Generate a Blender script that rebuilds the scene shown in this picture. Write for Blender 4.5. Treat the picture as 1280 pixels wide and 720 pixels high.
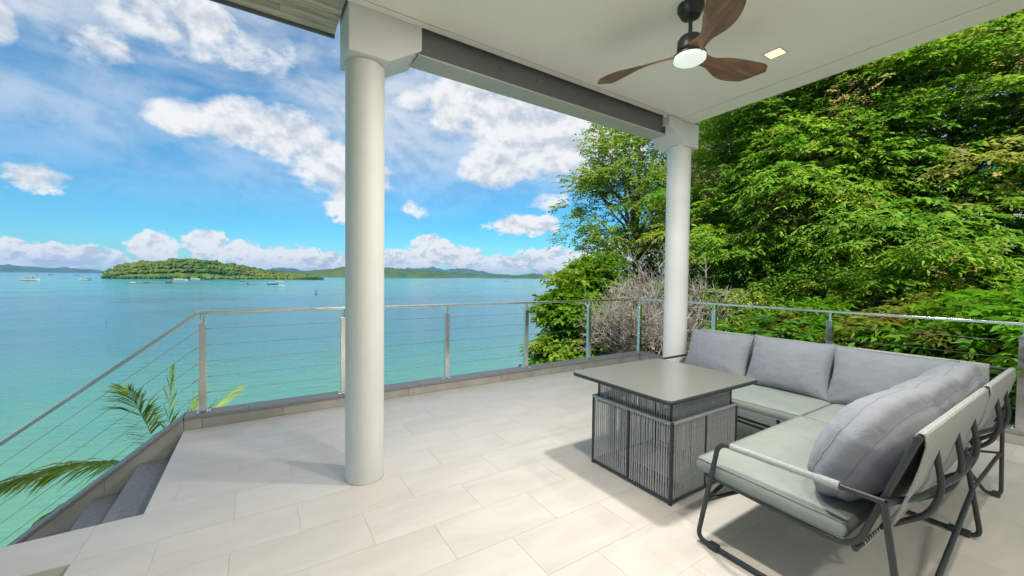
import bpy, bmesh, math, random
import numpy as np
from mathutils import Vector, Matrix, noise as mnoise

for o in list(bpy.data.objects): bpy.data.objects.remove(o)
SC = bpy.context.scene
COL = SC.collection
rad = math.radians
random.seed(7)

# ------------------------------------------------------------------ camera
CAMZ = 1.5
F_PX, PITCH, ROLL, YAW = 492.7, rad(-1.54), rad(0.66), rad(32.66)
_f = Vector((math.sin(YAW), math.cos(YAW), 0)); _r = Vector((math.cos(YAW), -math.sin(YAW), 0)); _u = Vector((0, 0, 1))
_f2 = math.cos(PITCH)*_f + math.sin(PITCH)*_u; _u2 = -math.sin(PITCH)*_f + math.cos(PITCH)*_u
CR = math.cos(ROLL)*_r + math.sin(ROLL)*_u2; CU = -math.sin(ROLL)*_r + math.cos(ROLL)*_u2; CF = _f2
cam_d = bpy.data.cameras.new('camera'); cam = bpy.data.objects.new('camera', cam_d); COL.objects.link(cam)
cam_d.sensor_width = 36; cam_d.lens = 36*F_PX/1280; cam_d.clip_start = 0.05; cam_d.clip_end = 60000
M = Matrix((CR, CU, -CF)).transposed().to_4x4(); M.translation = Vector((0, 0, CAMZ)); cam.matrix_world = M
SC.camera = cam

def ray(px, py): return CF + CR*((px-640)/F_PX) - CU*((py-360)/F_PX)
def onz(px, py, z):
    d = ray(px, py); return Vector((0, 0, CAMZ)) + d*((z-CAMZ)/d.z)
def onY(px, py, Y):
    d = ray(px, py); return Vector((0, 0, CAMZ)) + d*(Y/d.y)
def at(px, py, dist):
    d = ray(px, py); return Vector((0, 0, CAMZ)) + d*(dist/math.hypot(d.x, d.y))

# ------------------------------------------------------------------ render / exposure
SC.view_settings.view_transform = 'Standard'; SC.view_settings.look = 'None'
SC.view_settings.exposure = 0.78; SC.view_settings.gamma = 1.0
SC.render.engine = 'CYCLES'
SC.cycles.max_bounces = 8; SC.cycles.diffuse_bounces = 5; SC.cycles.glossy_bounces = 4
SC.cycles.transmission_bounces = 4; SC.cycles.volume_bounces = 0; SC.cycles.transparent_max_bounces = 8
SC.cycles.sample_clamp_indirect = 8.0

# ------------------------------------------------------------------ sun + sky
SUN_EL, SUN_AZ = 46.0, 216.87          # azimuth clockwise from +Y
sd = Vector((math.sin(rad(SUN_AZ))*math.cos(rad(SUN_EL)), math.cos(rad(SUN_AZ))*math.cos(rad(SUN_EL)), math.sin(rad(SUN_EL))))
sl = bpy.data.lights.new('sun', 'SUN'); sl.energy = 5.0; sl.angle = rad(0.53); sl.color = (1, .95, .86)
so = bpy.data.objects.new('sun', sl); COL.objects.link(so); so.rotation_euler = sd.to_track_quat('Z', 'Y').to_euler()

W = bpy.data.worlds.new('World'); SC.world = W; W.use_nodes = True
wt = W.node_tree; wt.nodes.clear()

class NT:
    """tiny node-tree writer"""
    def __init__(s, tree): s.t = tree
    def n(s, typ, **kw):
        nd = s.t.nodes.new(typ)
        for k, v in kw.items(): setattr(nd, k, v)
        return nd
    def inp(s, sock, v):
        if hasattr(v, 'links') or isinstance(v, bpy.types.NodeSocket): s.t.links.new(v, sock)
        elif v is not None: sock.default_value = v
    def m(s, op, a, b=None, c=None, clamp=False):
        nd = s.n('ShaderNodeMath', operation=op, use_clamp=clamp)
        s.inp(nd.inputs[0], a)
        if b is not None: s.inp(nd.inputs[1], b)
        if c is not None: s.inp(nd.inputs[2], c)
        return nd.outputs[0]
    def vm(s, op, a, b=None):
        nd = s.n('ShaderNodeVectorMath', operation=op); s.inp(nd.inputs[0], a)
        if b is not None: s.inp(nd.inputs[1], b)
        return nd.outputs[0]
    def noise(s, vec, scale, detail=4, rough=.5, dist=0.0):
        nd = s.n('ShaderNodeTexNoise'); s.inp(nd.inputs['Vector'], vec)
        nd.inputs['Scale'].default_value = scale; nd.inputs['Detail'].default_value = detail
        nd.inputs['Roughness'].default_value = rough; nd.inputs['Distortion'].default_value = dist
        return nd.outputs[0]
    def mapr(s, v, a, b, c=0.0, d=1.0, smooth=True):
        nd = s.n('ShaderNodeMapRange'); nd.interpolation_type = 'SMOOTHSTEP' if smooth else 'LINEAR'
        s.inp(nd.inputs[0], v); nd.inputs[1].default_value = a; nd.inputs[2].default_value = b
        nd.inputs[3].default_value = c; nd.inputs[4].default_value = d
        return nd.outputs[0]
    def mix(s, f, a, b, typ='MIX'):
        nd = s.n('ShaderNodeMix', data_type='RGBA', blend_type=typ)
        s.inp(nd.inputs[0], f)
        s.inp(nd.inputs[6], (*a, 1) if isinstance(a, tuple) and len(a) == 3 else a)
        s.inp(nd.inputs[7], (*b, 1) if isinstance(b, tuple) and len(b) == 3 else b)
        return nd.outputs[2]
    def ramp(s, f, stops):
        nd = s.n('ShaderNodeValToRGB'); s.inp(nd.inputs[0], f); e = nd.color_ramp.elements
        while len(e) < len(stops): e.new(.5)
        for x, (p, c) in zip(e, stops): x.position = p; x.color = (*c, 1)
        return nd.outputs[0]

# cloud banks: (pixel x, pixel y, half width, half height, weight)  -> turned into azimuth / elevation
BLOBS = [(228, 146, 58, 28, 1.2), (300, 154, 72, 38, 1.3), (365, 170, 64, 42, 1.3), (405, 205, 54, 44, 1.3), (438, 240, 42, 40, 1.2), (470, 224, 30, 22, .8),
         (-6, 28, 34, 34, 1), (50, 223, 60, 20, .72), (250, 24, 54, 34, 1.0), (175, 14, 80, 38, .85), (130, 62, 66, 30, .6), (330, 70, 110, 40, .35),
         (516, 126, 34, 18, .95), (588, 124, 78, 40, 1.2), (645, 158, 84, 52, 1.35), (690, 178, 70, 66, 1.4), (622, 208, 54, 34, 1.2), (738, 170, 80, 80, 1.4),
         (560, 152, 34, 18, .9), (652, 282, 46, 15, .75), (680, 250, 36, 13, .65), (506, 232, 22, 13, .5), (518, 260, 18, 11, .4), (560, 100, 70, 26, .7),
         (1130, 290, 260, 60, .9), (900, 210, 120, 70, .8)]
BAND = [(20, 318, 60, 18, .95), (95, 322, 70, 16, .95), (192, 308, 32, 20, 1), (262, 306, 34, 22, 1.05), (300, 316, 44, 18, 1), (350, 322, 60, 16, 1), (415, 328, 60, 12, 1),
        (500, 326, 50, 14, 1), (538, 314, 28, 20, 1.05), (575, 322, 34, 15, 1), (625, 330, 60, 12, .95), (690, 328, 60, 20, 1), (800, 322, 120, 26, 1), (1000, 322, 260, 28, .9),
        (-120, 318, 120, 24, .9)]
def azel(px, py):
    d = ray(px, py).normalized(); return math.atan2(d.x, d.y), math.asin(d.z)
cg = bpy.data.node_groups.new('cloud_density', 'ShaderNodeTree')
cg.interface.new_socket('Vector', in_out='INPUT', socket_type='NodeSocketVector')
cg.interface.new_socket('Density', in_out='OUTPUT', socket_type='NodeSocketFloat')
g = NT(cg); gi = g.n('NodeGroupInput'); go = g.n('NodeGroupOutput')
sx = g.n('ShaderNodeSeparateXYZ'); g.inp(sx.inputs[0], gi.outputs[0])
az = g.m('ARCTAN2', sx.outputs[0], sx.outputs[1]); el = g.m('ARCSINE', sx.outputs[2])
tot = None
for (px, py, hw, hh, wgt) in BLOBS + BAND:
    a0, e0 = azel(px, py); a1, _ = azel(px+hw, py); a2, _ = azel(px-hw, py); _, e1 = azel(px, py-hh)
    sa = abs(a1-a2)/2; se = abs(e1-e0)
    du = g.m('MULTIPLY_ADD', az, 1/sa, -a0/sa); dv = g.m('MULTIPLY_ADD', el, 1/se, -e0/se)
    q = g.m('MULTIPLY_ADD', du, du, g.m('MULTIPLY', dv, dv))
    b = g.m('MULTIPLY_ADD', q, -wgt, wgt)
    tot = b if tot is None else g.m('SMOOTH_MAX', tot, b, .35)
# the same kind of clouds all round the rest of the sky
vs = g.vm('MULTIPLY', gi.outputs[0], (1, 1, 2.2))
off = g.m('ABSOLUTE', g.m('SUBTRACT', az, azel(640, 350)[0]))
far = g.m('MAXIMUM', g.mapr(off, .95, 1.25), g.mapr(el, .75, .95))
gen = g.m('MULTIPLY', g.m('MULTIPLY_ADD', g.noise(vs, 2.4, 2, .5), 5.0, -2.55), far)
gen = g.m('SUBTRACT', gen, g.m('SUBTRACT', 1.0, far))
tot = g.m('MAXIMUM', g.m('MAXIMUM', tot, gen), -1.5)
nz = g.noise(g.vm('MULTIPLY', gi.outputs[0], (1, 1, 1.5)), 7.5, 6, .58, .25)
nz2 = g.noise(g.vm('MULTIPLY', gi.outputs[0], (1, 1, 1.3)), 30.0, 4, .6, .1)
d = g.m('ADD', tot, g.m('MULTIPLY_ADD', nz, 2.6, -1.3)); d = g.m('ADD', d, g.m('MULTIPLY_ADD', nz2, .95, -.475))
glow = g.mapr(sx.outputs[2], .20, .09)
nb = g.noise(g.vm('MULTIPLY', gi.outputs[0], (1, 1, 1.35)), 44.0, 5, .6, .15)
nbo = g.noise(g.vm('MULTIPLY', g.vm('ADD', gi.outputs[0], (-.003, -.003, .008)), (1, 1, 1.35)), 44.0, 4, .6, .15)
d = g.m('ADD', d, g.m('MULTIPLY', glow, g.m('MULTIPLY_ADD', nb, 2.4, -1.2)))
g.inp(go.inputs[0], d)
cg.interface.new_socket('Relief', in_out='OUTPUT', socket_type='NodeSocketFloat')
g.inp(go.inputs[1], g.m('ADD', g.m('ADD', g.m('MULTIPLY', nz, 3.2), nz2), g.m('MULTIPLY', glow, g.m('MULTIPLY', g.m('SUBTRACT', nb, nbo), 3.2))))

w = NT(wt)
tc = w.n('ShaderNodeTexCoord'); dirv = w.vm('NORMALIZE', tc.outputs['Generated'])
sky = w.n('ShaderNodeTexSky'); sky.sky_type = 'NISHITA'; sky.sun_disc = False
sky.sun_elevation = rad(SUN_EL); sky.sun_rotation = rad(SUN_AZ); sky.altitude = 10; sky.air_density = 1.0; sky.dust_density = .05; sky.ozone_density = 2.6
hs = w.n('ShaderNodeHueSaturation'); hs.inputs['Saturation'].default_value = 1.42; hs.inputs['Hue'].default_value = .484; hs.inputs['Value'].default_value = 1.0
w.inp(hs.inputs['Color'], sky.outputs[0])
cd_ = w.n('ShaderNodeGroup', node_tree=cg); w.inp(cd_.inputs[0], dirv); d0, r0 = cd_.outputs[0], cd_.outputs[1]
dv2 = w.vm('ADD', dirv, (-.006, -.008, .024))
r1 = w.m('ADD', w.m('MULTIPLY', w.noise(w.vm('MULTIPLY', dv2, (1, 1, 1.5)), 7.5, 5, .58, .25), 3.2), w.noise(w.vm('MULTIPLY', dv2, (1, 1, 1.3)), 30.0, 3, .6, .1))
sz = w.n('ShaderNodeSeparateXYZ'); w.inp(sz.inputs[0], dirv)
low = w.mapr(sz.outputs[2], .20, .09)
alpha = w.mapr(w.m('MULTIPLY', w.m('ADD', d0, w.m('MULTIPLY', low, .12)), w.m('MULTIPLY_ADD', low, 1.6, 1.0)), -.18, .95)
lit = w.mapr(w.m('ADD', w.m('SUBTRACT', r0, r1), w.m('MULTIPLY', low, .12)), -.55, .30)
thick = w.mapr(d0, .3, 1.6)
ccol = w.mix(lit, (.66, .71, .78), (1.0, 1.0, .99))
ccol = w.mix(w.m('MULTIPLY', w.m('MULTIPLY', thick, .6), w.m('SUBTRACT', 1.0, lit)), ccol, (.50, .56, .64))
# thin high cirrus streaks
ci = w.noise(w.vm('MULTIPLY', dirv, (1.7, 1.7, 7)), 1.5, 4, .5, .5)
cim = w.m('MULTIPLY', w.mapr(ci, .20, .60), w.mapr(sz.outputs[2], .05, .42))
cim = w.m('MULTIPLY', cim, .72)
alpha = w.m('MAXIMUM', w.m('MULTIPLY', alpha, .95), cim)
skc = w.mix(1.0, hs.outputs[0], w.ramp(w.m('MAXIMUM', sz.outputs[2], 0.0), [(0, (.36, .66, .80)), (.10, (.36, .70, .85)), (.30, (.55, .86, .94)), (.7, (1, 1, 1))]), 'MULTIPLY')
bg1 = w.n('ShaderNodeBackground'); w.inp(bg1.inputs[0], skc); bg1.inputs[1].default_value = .092
bg2 = w.n('ShaderNodeBackground'); w.inp(bg2.inputs[0], ccol); bg2.inputs[1].default_value = .56
mx = w.n('ShaderNodeMixShader'); w.inp(mx.inputs[0], alpha); w.inp(mx.inputs[1], bg1.outputs[0]); w.inp(mx.inputs[2], bg2.outputs[0])
wo = w.n('ShaderNodeOutputWorld'); w.inp(wo.inputs[0], mx.outputs[0])
W.cycles.sampling_method = 'MANUAL'; W.cycles.sample_map_resolution = 512

# ------------------------------------------------------------------ materials
MATS = {}
def base_mat(name):
    m = bpy.data.materials.new(name); m.use_nodes = True; MATS[name] = m
    t = NT(m.node_tree); p = m.node_tree.nodes['Principled BSDF']
    return m, t, p
def mat(name, col, rough=.5, metal=0.0, var=.12, vscale=3.0, bump=0.0, bscale=60.0, spec=.5, stretch=(1, 1, 1), rnd=0.0, rvar=.08, coords='Object'):
    m, t, p = base_mat(name)
    tcn = t.n('ShaderNodeTexCoord'); v = t.vm('MULTIPLY', tcn.outputs[coords], stretch)
    n1 = t.noise(v, vscale, 6, .6)
    lo = tuple(c*(1-var) for c in col); hi = tuple(min(1, c*(1+var)) for c in col)
    c = t.mix(t.mapr(n1, .3, .7), lo, hi)
    if rnd:
        oi = t.n('ShaderNodeObjectInfo')
        c = t.mix(1.0, c, t.mix(oi.outputs['Random'], tuple([1-rnd]*3), (1, 1, 1)), 'MULTIPLY')
    t.inp(p.inputs['Base Color'], c)
    t.inp(p.inputs['Roughness'], t.mapr(t.noise(v, vscale*2.3, 4, .6), .3, .7, max(0.02, rough-rvar), min(1, rough+rvar)))
    p.inputs['Metallic'].default_value = metal; p.inputs['Specular IOR Level'].default_value = spec
    if bump:
        b = t.n('ShaderNodeBump'); b.inputs['Strength'].default_value = bump; b.inputs['Distance'].default_value = .01
        t.inp(b.inputs['Height'], t.noise(v, bscale, 3, .6)); t.inp(p.inputs['Normal'], b.outputs[0])
    return m
mat('white_paint', (.68, .685, .665), .55, var=.055, vscale=1.2, bump=.06, bscale=120)
mat('ceiling_paint', (.85, .83, .765), .6, var=.025, vscale=.7, bump=.05, bscale=90)
mat('flange_paint', (.42, .43, .40), .45, var=.05)
mat('web_paint', (.125, .13, .132), .5, var=.10, vscale=2)
mat('granite', (.29, .288, .29), .55, var=.12, vscale=40, bump=.12, bscale=300, rnd=.12)
mat('wall_tile', (.47, .44, .39), .5, var=.12, vscale=4, bump=.08, bscale=80, rnd=.14)
mat('grout', (.66, .615, .56), .8, var=.08)
mat('steel', (.80, .79, .75), .2, 1.0, var=.05, vscale=5, rvar=.06)
mat('cable_steel', (.50, .50, .48), .3, 1.0, var=.05)
mat('frame_paint', (.030, .036, .042), .42, var=.12, vscale=20)
mat('frame_brown', (.055, .048, .042), .42, var=.12, vscale=20)
mat('rope_grey', (.42, .445, .45), .75, var=.12, vscale=60, bump=.4, bscale=500)
mat('rope_white', (.46, .48, .48), .8, var=.1, vscale=80, bump=.4, bscale=400)
mat('fan_metal', (.022, .026, .025), .4, .2, var=.15)
mat('bark', (.13, .105, .08), .85, var=.35, vscale=6, bump=.6, bscale=25, stretch=(1, 1, .3))
mat('dead_twig', (.24, .215, .185), .9, var=.22, vscale=5)
mat('soil', (.10, .085, .06), .95, var=.4, vscale=2, bump=.5, bscale=10)
mat('boat_white', (.40, .41, .41), .4, var=.05)
mat('boat_dark', (.05, .065, .07), .5, var=.2)
mat('boat_roof', (.60, .55, .36), .6, var=.1)
mat('boat_glass', (.03, .05, .06), .1, var=.1)
mat('raft_wood', (.10, .115, .11), .8, var=.3)
mat('stem_green', (.14, .17, .05), .6, var=.2)

# floor tile: pale porcelain with soft streaks
m, t, p = base_mat('floor_tile')
tcn = t.n('ShaderNodeTexCoord'); gm = t.n('ShaderNodeNewGeometry'); oi = t.n('ShaderNodeObjectInfo')
v = t.vm('ADD', gm.outputs['Position'], t.vm('MULTIPLY', oi.outputs['Random'], (31, 17, 5)))
s1 = t.noise(t.vm('MULTIPLY', v, (1.2, 4.5, 1)), 1.1, 7, .62, .7); s2 = t.noise(v, 1.7, 5, .6)
c = t.mix(t.mapr(s1, .32, .68), (.645, .60, .545), (.72, .68, .625)); c = t.mix(t.m('MULTIPLY', t.mapr(s2, .45, .75), .35), c, (.645, .605, .555))
c = t.mix(1.0, c, t.mix(oi.outputs['Random'], (.98, .98, .98), (1, 1, 1)), 'MULTIPLY')
t.inp(p.inputs['Base Color'], c); t.inp(p.inputs['Roughness'], t.mapr(s1, .3, .7, .36, .52)); p.inputs['Specular IOR Level'].default_value = .35
b = t.n('ShaderNodeBump'); b.inputs['Strength'].default_value = .05; b.inputs['Distance'].default_value = .01
t.inp(b.inputs['Height'], t.noise(v, 60, 4, .6)); t.inp(p.inputs['Normal'], b.outputs[0])

# woven fabrics
def fabric(name, col, col2, weave=900, bump=.25, var=.08):
    m, t, p = base_mat(name)
    tcn = t.n('ShaderNodeTexCoord'); ob = tcn.outputs['Object']
    n1 = t.noise(ob, 4, 5, .6); n2 = t.noise(ob, 260, 2, .6)
    c = t.mix(t.mapr(n1, .3, .7), tuple(x*(1-var) for x in col), tuple(x*(1+var) for x in col))
    c = t.mix(t.m('MULTIPLY', t.mapr(n2, .45, .75), .45), c, col2)
    t.inp(p.inputs['Base Color'], c); p.inputs['Roughness'].default_value = .85; p.inputs['Specular IOR Level'].default_value = .25
    p.inputs['Sheen Weight'].default_value = .15; p.inputs['Sheen Roughness'].default_value = .5
    b = t.n('ShaderNodeBump'); b.inputs['Strength'].default_value = bump; b.inputs['Distance'].default_value = .004
    t.inp(b.inputs['Height'], t.m('ADD', t.noise(ob, 420, 2, .5), t.m('MULTIPLY', t.noise(ob, 11, 5, .6, .8), 5.0))); t.inp(p.inputs['Normal'], b.outputs[0])
fabric('seat_fabric_green_light', (.275, .315, .295), (.325, .365, .345), bump=.45)  # seat copy of the sofa cloth, reflected green light painted into its colour
fabric('back_fabric_cool_light', (.245, .265, .30), (.295, .315, .35), bump=.55)  # same cloth on the backs, bluish tint of the light painted in
fabric('piping_fabric', (.19, .205, .235), (.22, .235, .265))
m, t, p = base_mat('sling_fabric')
tcn = t.n('ShaderNodeTexCoord'); gp = t.n('ShaderNodeNewGeometry').outputs['Position']
wv1 = t.n('ShaderNodeTexWave'); wv1.wave_type = 'BANDS'; wv1.bands_direction = 'Z'; wv1.inputs['Scale'].default_value = 42; wv1.inputs['Distortion'].default_value = 1.2; t.inp(wv1.inputs['Vector'], gp)
nn = t.noise(gp, 230, 3, .6)
c = t.mix(t.mapr(nn, .35, .7), (.26, .275, .27), (.50, .52, .51)); c = t.mix(t.m('MULTIPLY', wv1.outputs['Fac'], .35), c, (.46, .48, .47))
t.inp(p.inputs['Base Color'], c); p.inputs['Roughness'].default_value = .85; p.inputs['Specular IOR Level'].default_value = .2
b = t.n('ShaderNodeBump'); b.inputs['Strength'].default_value = .6; b.inputs['Distance'].default_value = .004
t.inp(b.inputs['Height'], t.m('ADD', wv1.outputs['Fac'], nn)); t.inp(p.inputs['Normal'], b.outputs[0])

# wood for the fan
m, t, p = base_mat('walnut')
tcn = t.n('ShaderNodeTexCoord'); v = t.vm('MULTIPLY', tcn.outputs['Object'], (1.2, 16, 16))
n1 = t.noise(v, 2.2, 8, .65, 1.2)
t.inp(p.inputs['Base Color'], t.ramp(n1, [(.25, (.075, .04, .022)), (.5, (.20, .11, .064)), (.75, (.33, .195, .12))])); p.inputs['Roughness'].default_value = .42
# weathered soffit boards
mat('soffit_wood', (.58, .51, .42), .75, var=.28, vscale=5, bump=.3, bscale=30, stretch=(.6, 6, 1), rnd=.3)

# table top glass
m, t, p = base_mat('table_glass')
p.inputs['Base Color'].default_value = (.19, .192, .185, 1); p.inputs['Roughness'].default_value = .3; p.inputs['Coat Weight'].default_value = .25; p.inputs['Coat Roughness'].default_value = .12

def emis(name, col, strength):
    m, t, p = base_mat(name)
    p.inputs['Base Color'].default_value = (.8, .8, .8, 1); p.inputs['Emission Color'].default_value = (*col, 1); p.inputs['Emission Strength'].default_value = strength
emis('downlight_glow', (1, .62, .26), 1.0)
emis('fan_glow', (.86, 1, .95), .30)

# leaves: own colour per leaf from the mesh attribute, partly translucent
def leaf_mat(name, trans=.55, rough=.5):
    m = bpy.data.materials.new(name); m.use_nodes = True; MATS[name] = m
    t = NT(m.node_tree); p = m.node_tree.nodes['Principled BSDF']; out = m.node_tree.nodes['Material Output']
    a = t.n('ShaderNodeAttribute'); a.attribute_name = 'leaf_tint'
    t.inp(p.inputs['Base Color'], a.outputs['Color']); p.inputs['Roughness'].default_value = rough; p.inputs['Specular IOR Level'].default_value = .18
    tr = t.n('ShaderNodeBsdfTranslucent'); t.inp(tr.inputs[0], t.mix(1.0, a.outputs['Color'], (1.0, 1.15, .55), 'MULTIPLY'))
    mx = t.n('ShaderNodeMixShader'); mx.inputs[0].default_value = trans
    t.inp(mx.inputs[1], p.outputs[0]); t.inp(mx.inputs[2], tr.outputs[0]); t.inp(out.inputs[0], mx.outputs[0])
leaf_mat('leaf')

# sea water: the colour of the bottom changes with distance from the shore (sand bars)
m, t, p = base_mat('sea_water')
gm = t.n('ShaderNodeNewGeometry'); pos = gm.outputs['Position']
sp = t.n('ShaderNodeSeparateXYZ'); t.inp(sp.inputs[0], pos)
ln = t.m('LOGARITHM', t.m('MAXIMUM', t.m('MULTIPLY_ADD', sp.outputs[0], .22, sp.outputs[1]), 5.0), 10.0)
wob = t.noise(t.vm('MULTIPLY', pos, (.010, .03, 0)), 1.0, 5, .55)
wob2 = t.noise(t.vm('MULTIPLY', pos, (.0016, .006, 0)), 1.0, 4, .55)
k = t.m('ADD', ln, t.m('ADD', t.m('MULTIPLY_ADD', wob, .36, -.18), t.m('MULTIPLY_ADD', wob2, .30, -.15)))
k = t.mapr(k, 1.0, 4.0, 0, 1, smooth=False)
wc = t.ramp(k, [(0, (.085, .215, .135)), (.10, (.075, .21, .145)), (.18, (.052, .185, .155)), (.27, (.030, .13, .165)), (.40, (.026, .115, .165)), (.46, (.024, .16, .175)), (.56, (.007, .19, .18)), (.70, (.007, .16, .175)), (.84, (.01, .10, .16)), (1, (.01, .07, .14))])
wp = t.noise(t.vm('MULTIPLY', pos, (.02, .05, 0)), 1.0, 6, .6, .6)
wc = t.mix(t.m('MULTIPLY', t.mapr(wp, .48, .72), .30), wc, (.02, .13, .16))
t.inp(p.inputs['Base Color'], wc); t.inp(p.inputs['Roughness'], t.mapr(wp, .3, .7, .06, .2)); p.inputs['IOR'].default_value = 1.33; p.inputs['Specular IOR Level'].default_value = .4
w1 = t.noise(t.vm('MULTIPLY', pos, (.55, 1.3, 1)), 1.0, 4, .55, .4); w2 = t.noise(t.vm('MULTIPLY', pos, (.10, .26, 1)), 1.0, 3, .5)
b = t.n('ShaderNodeBump'); b.inputs['Strength'].default_value = .5; b.inputs['Distance'].default_value = .32
t.inp(b.inputs['Height'], t.m('ADD', w1, t.m('MULTIPLY', w2, 1.6))); t.inp(p.inputs['Normal'], b.outputs[0])

# forest seen from afar
def forest_mat(name, a, b_, scale):
    m, t, p = base_mat(name); gm = t.n('ShaderNodeNewGeometry')
    n1 = t.noise(gm.outputs['Position'], scale, 5, .65); n2 = t.noise(gm.outputs['Position'], scale*.2, 3, .5)
    c = t.mix(t.mapr(n1, .33, .67), a, b_); c = t.mix(t.m('MULTIPLY', t.mapr(n2, .4, .7), .5), c, (b_[0]*1.5, b_[1]*.95, b_[2]*.6))
    t.inp(p.inputs['Base Color'], c); p.inputs['Roughness'].default_value = .8; p.inputs['Specular IOR Level'].default_value = .15
forest_mat('forest', (.014, .046, .014), (.09, .145, .026), .045)
forest_mat('forest_far', (.018, .055, .020), (.05, .10, .03), .012)

# ------------------------------------------------------------------ mesh helpers
def frame_pts(pts, closed=False):
    """parallel-transport frames along a polyline"""
    P = [Vector(p) for p in pts]; n = len(P); T = []
    for i in range(n):
        a = P[i-1] if (i > 0 or closed) else P[i]; b = P[(i+1) % n] if (i < n-1 or closed) else P[i]
        T.append((b-a).normalized())
    ref = Vector((0, 0, 1)) if abs(T[0].z) < .9 else Vector((1, 0, 0))
    N = [(ref - T[0]*ref.dot(T[0])).normalized()]
    for i in range(1, n):
        v = N[-1] - T[i]*N[-1].dot(T[i]); N.append(v.normalized())
    return P, T, N
def round_path(pts, r, seg=5, closed=False):
    """fillet the corners of a polyline"""
    P = [Vector(p) for p in pts]; n = len(P); out = []
    for i in range(n):
        if not closed and i in (0, n-1): out.append(P[i]); continue
        a, b, c = P[i-1], P[i], P[(i+1) % n]
        d1 = (a-b); d2 = (c-b); rr = min(r, d1.length*.45, d2.length*.45)
        p1 = b + d1.normalized()*rr; p2 = b + d2.normalized()*rr
        for k in range(seg+1):
            u = k/seg; out.append(p1*(1-u)**2 + b*2*u*(1-u) + p2*u*u)
    return out
class MB:
    def __init__(s): s.v = []; s.f = []
    def add(s, v, f):
        o = len(s.v); s.v += [tuple(x) for x in v]; s.f += [tuple(i+o for i in q) for q in f]; return s
    def box(s, x0, x1, y0, y1, z0, z1):
        return s.add([(x0, y0, z0), (x1, y0, z0), (x1, y1, z0), (x0, y1, z0), (x0, y0, z1), (x1, y0, z1), (x1, y1, z1), (x0, y1, z1)],
                     [(3, 2, 1, 0), (4, 5, 6, 7), (0, 1, 5, 4), (1, 2, 6, 5), (2, 3, 7, 6), (3, 0, 4, 7)])
    def tube(s, pts, r, n=8, closed=False, cap=True):
        P, T, N = frame_pts(pts, closed); rs = r if hasattr(r, '__len__') else [r]*len(P); v = []; f = []
        for p_, t_, n_, rr in zip(P, T, N, rs):
            b_ = t_.cross(n_)
            for k in range(n):
                a = 2*math.pi*k/n; v.append(p_ + (n_*math.cos(a) + b_*math.sin(a))*rr)
        m = len(P)
        for i in range(m if closed else m-1):
            j = (i+1) % m
            for k in range(n): f.append((i*n+k, i*n+(k+1) % n, j*n+(k+1) % n, j*n+k))
        if cap and not closed: f.append(tuple(range(n-1, -1, -1))); f.append(tuple((m-1)*n+k for k in range(n)))
        return s.add(v, f)
    def prism(s, poly, lo, hi, axis='y'):
        """poly in the two other axes, extruded lo..hi"""
        n = len(poly)
        def mk(a, b, h): return {'y': (a, h, b), 'x': (h, a, b), 'z': (a, b, h)}[axis]
        v = [mk(a, b, lo) for a, b in poly] + [mk(a, b, hi) for a, b in poly]
        f = [tuple(range(n)), tuple(range(2*n-1, n-1, -1))] + [(i, i+n, (i+1) % n+n, (i+1) % n) for i in range(n)]
        return s.add(v, f)
    def lathe(s, prof, c, n=24):
        v = []; f = []; m = len(prof)
        for (r, z) in prof:
            for k in range(n):
                a = 2*math.pi*k/n; v.append((c[0]+r*math.cos(a), c[1]+r*math.sin(a), c[2]+z))
        for i in range(m-1):
            for k in range(n): f.append((i*n+k, i*n+(k+1) % n, (i+1)*n+(k+1) % n, (i+1)*n+k))
        f.append(tuple(range(n-1, -1, -1))); f.append(tuple((m-1)*n+k for k in range(n)))
        return s.add(v, f)
    def mesh(s, name, m, bevel=0.0, smooth=False, seg=2, recalc=True):
        me = bpy.data.meshes.new(name); me.from_pydata(s.v, [], s.f)
        if recalc or bevel:
            bm = bmesh.new(); bm.from_mesh(me)
            if bevel:
                es = [e for e in bm.edges if len(e.link_faces) == 2 and e.calc_face_angle(0) > .5]
                bmesh.ops.bevel(bm, geom=es, offset=bevel, segments=seg, affect='EDGES', profile=.5)
            bmesh.ops.recalc_face_normals(bm, faces=bm.faces); bm.to_mesh(me); bm.free()
        if smooth:
            me.polygons.foreach_set('use_smooth', [True]*len(me.polygons))
            try: me.set_sharp_from_angle(angle=rad(40))
            except Exception: pass
        me.materials.append(MATS[m]); return me
    def build(s, name, m, parent=None, bevel=0.0, smooth=False, seg=2):
        return link(name, s.mesh(name, m, bevel, smooth, seg), parent)
def link(name, me, parent=None):
    o = bpy.data.objects.new(name, me); COL.objects.link(o)
    if parent is not None:
        o.parent = parent; o.matrix_parent_inverse = Matrix.Translation(parent.location).inverted() if parent.type == 'EMPTY' or True else Matrix()
    return o
def tag(o, label=None, cat=None, group=None, kind=None):
    if label: o['label'] = label
    if cat: o['category'] = cat
    if group: o['group'] = group
    if kind: o['kind'] = kind
    return o
def empty(name, loc, label, cat, group=None):
    o = bpy.data.objects.new(name, None); COL.objects.link(o); o.location = loc; o.empty_display_size = .2
    return tag(o, label, cat, group)
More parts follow.
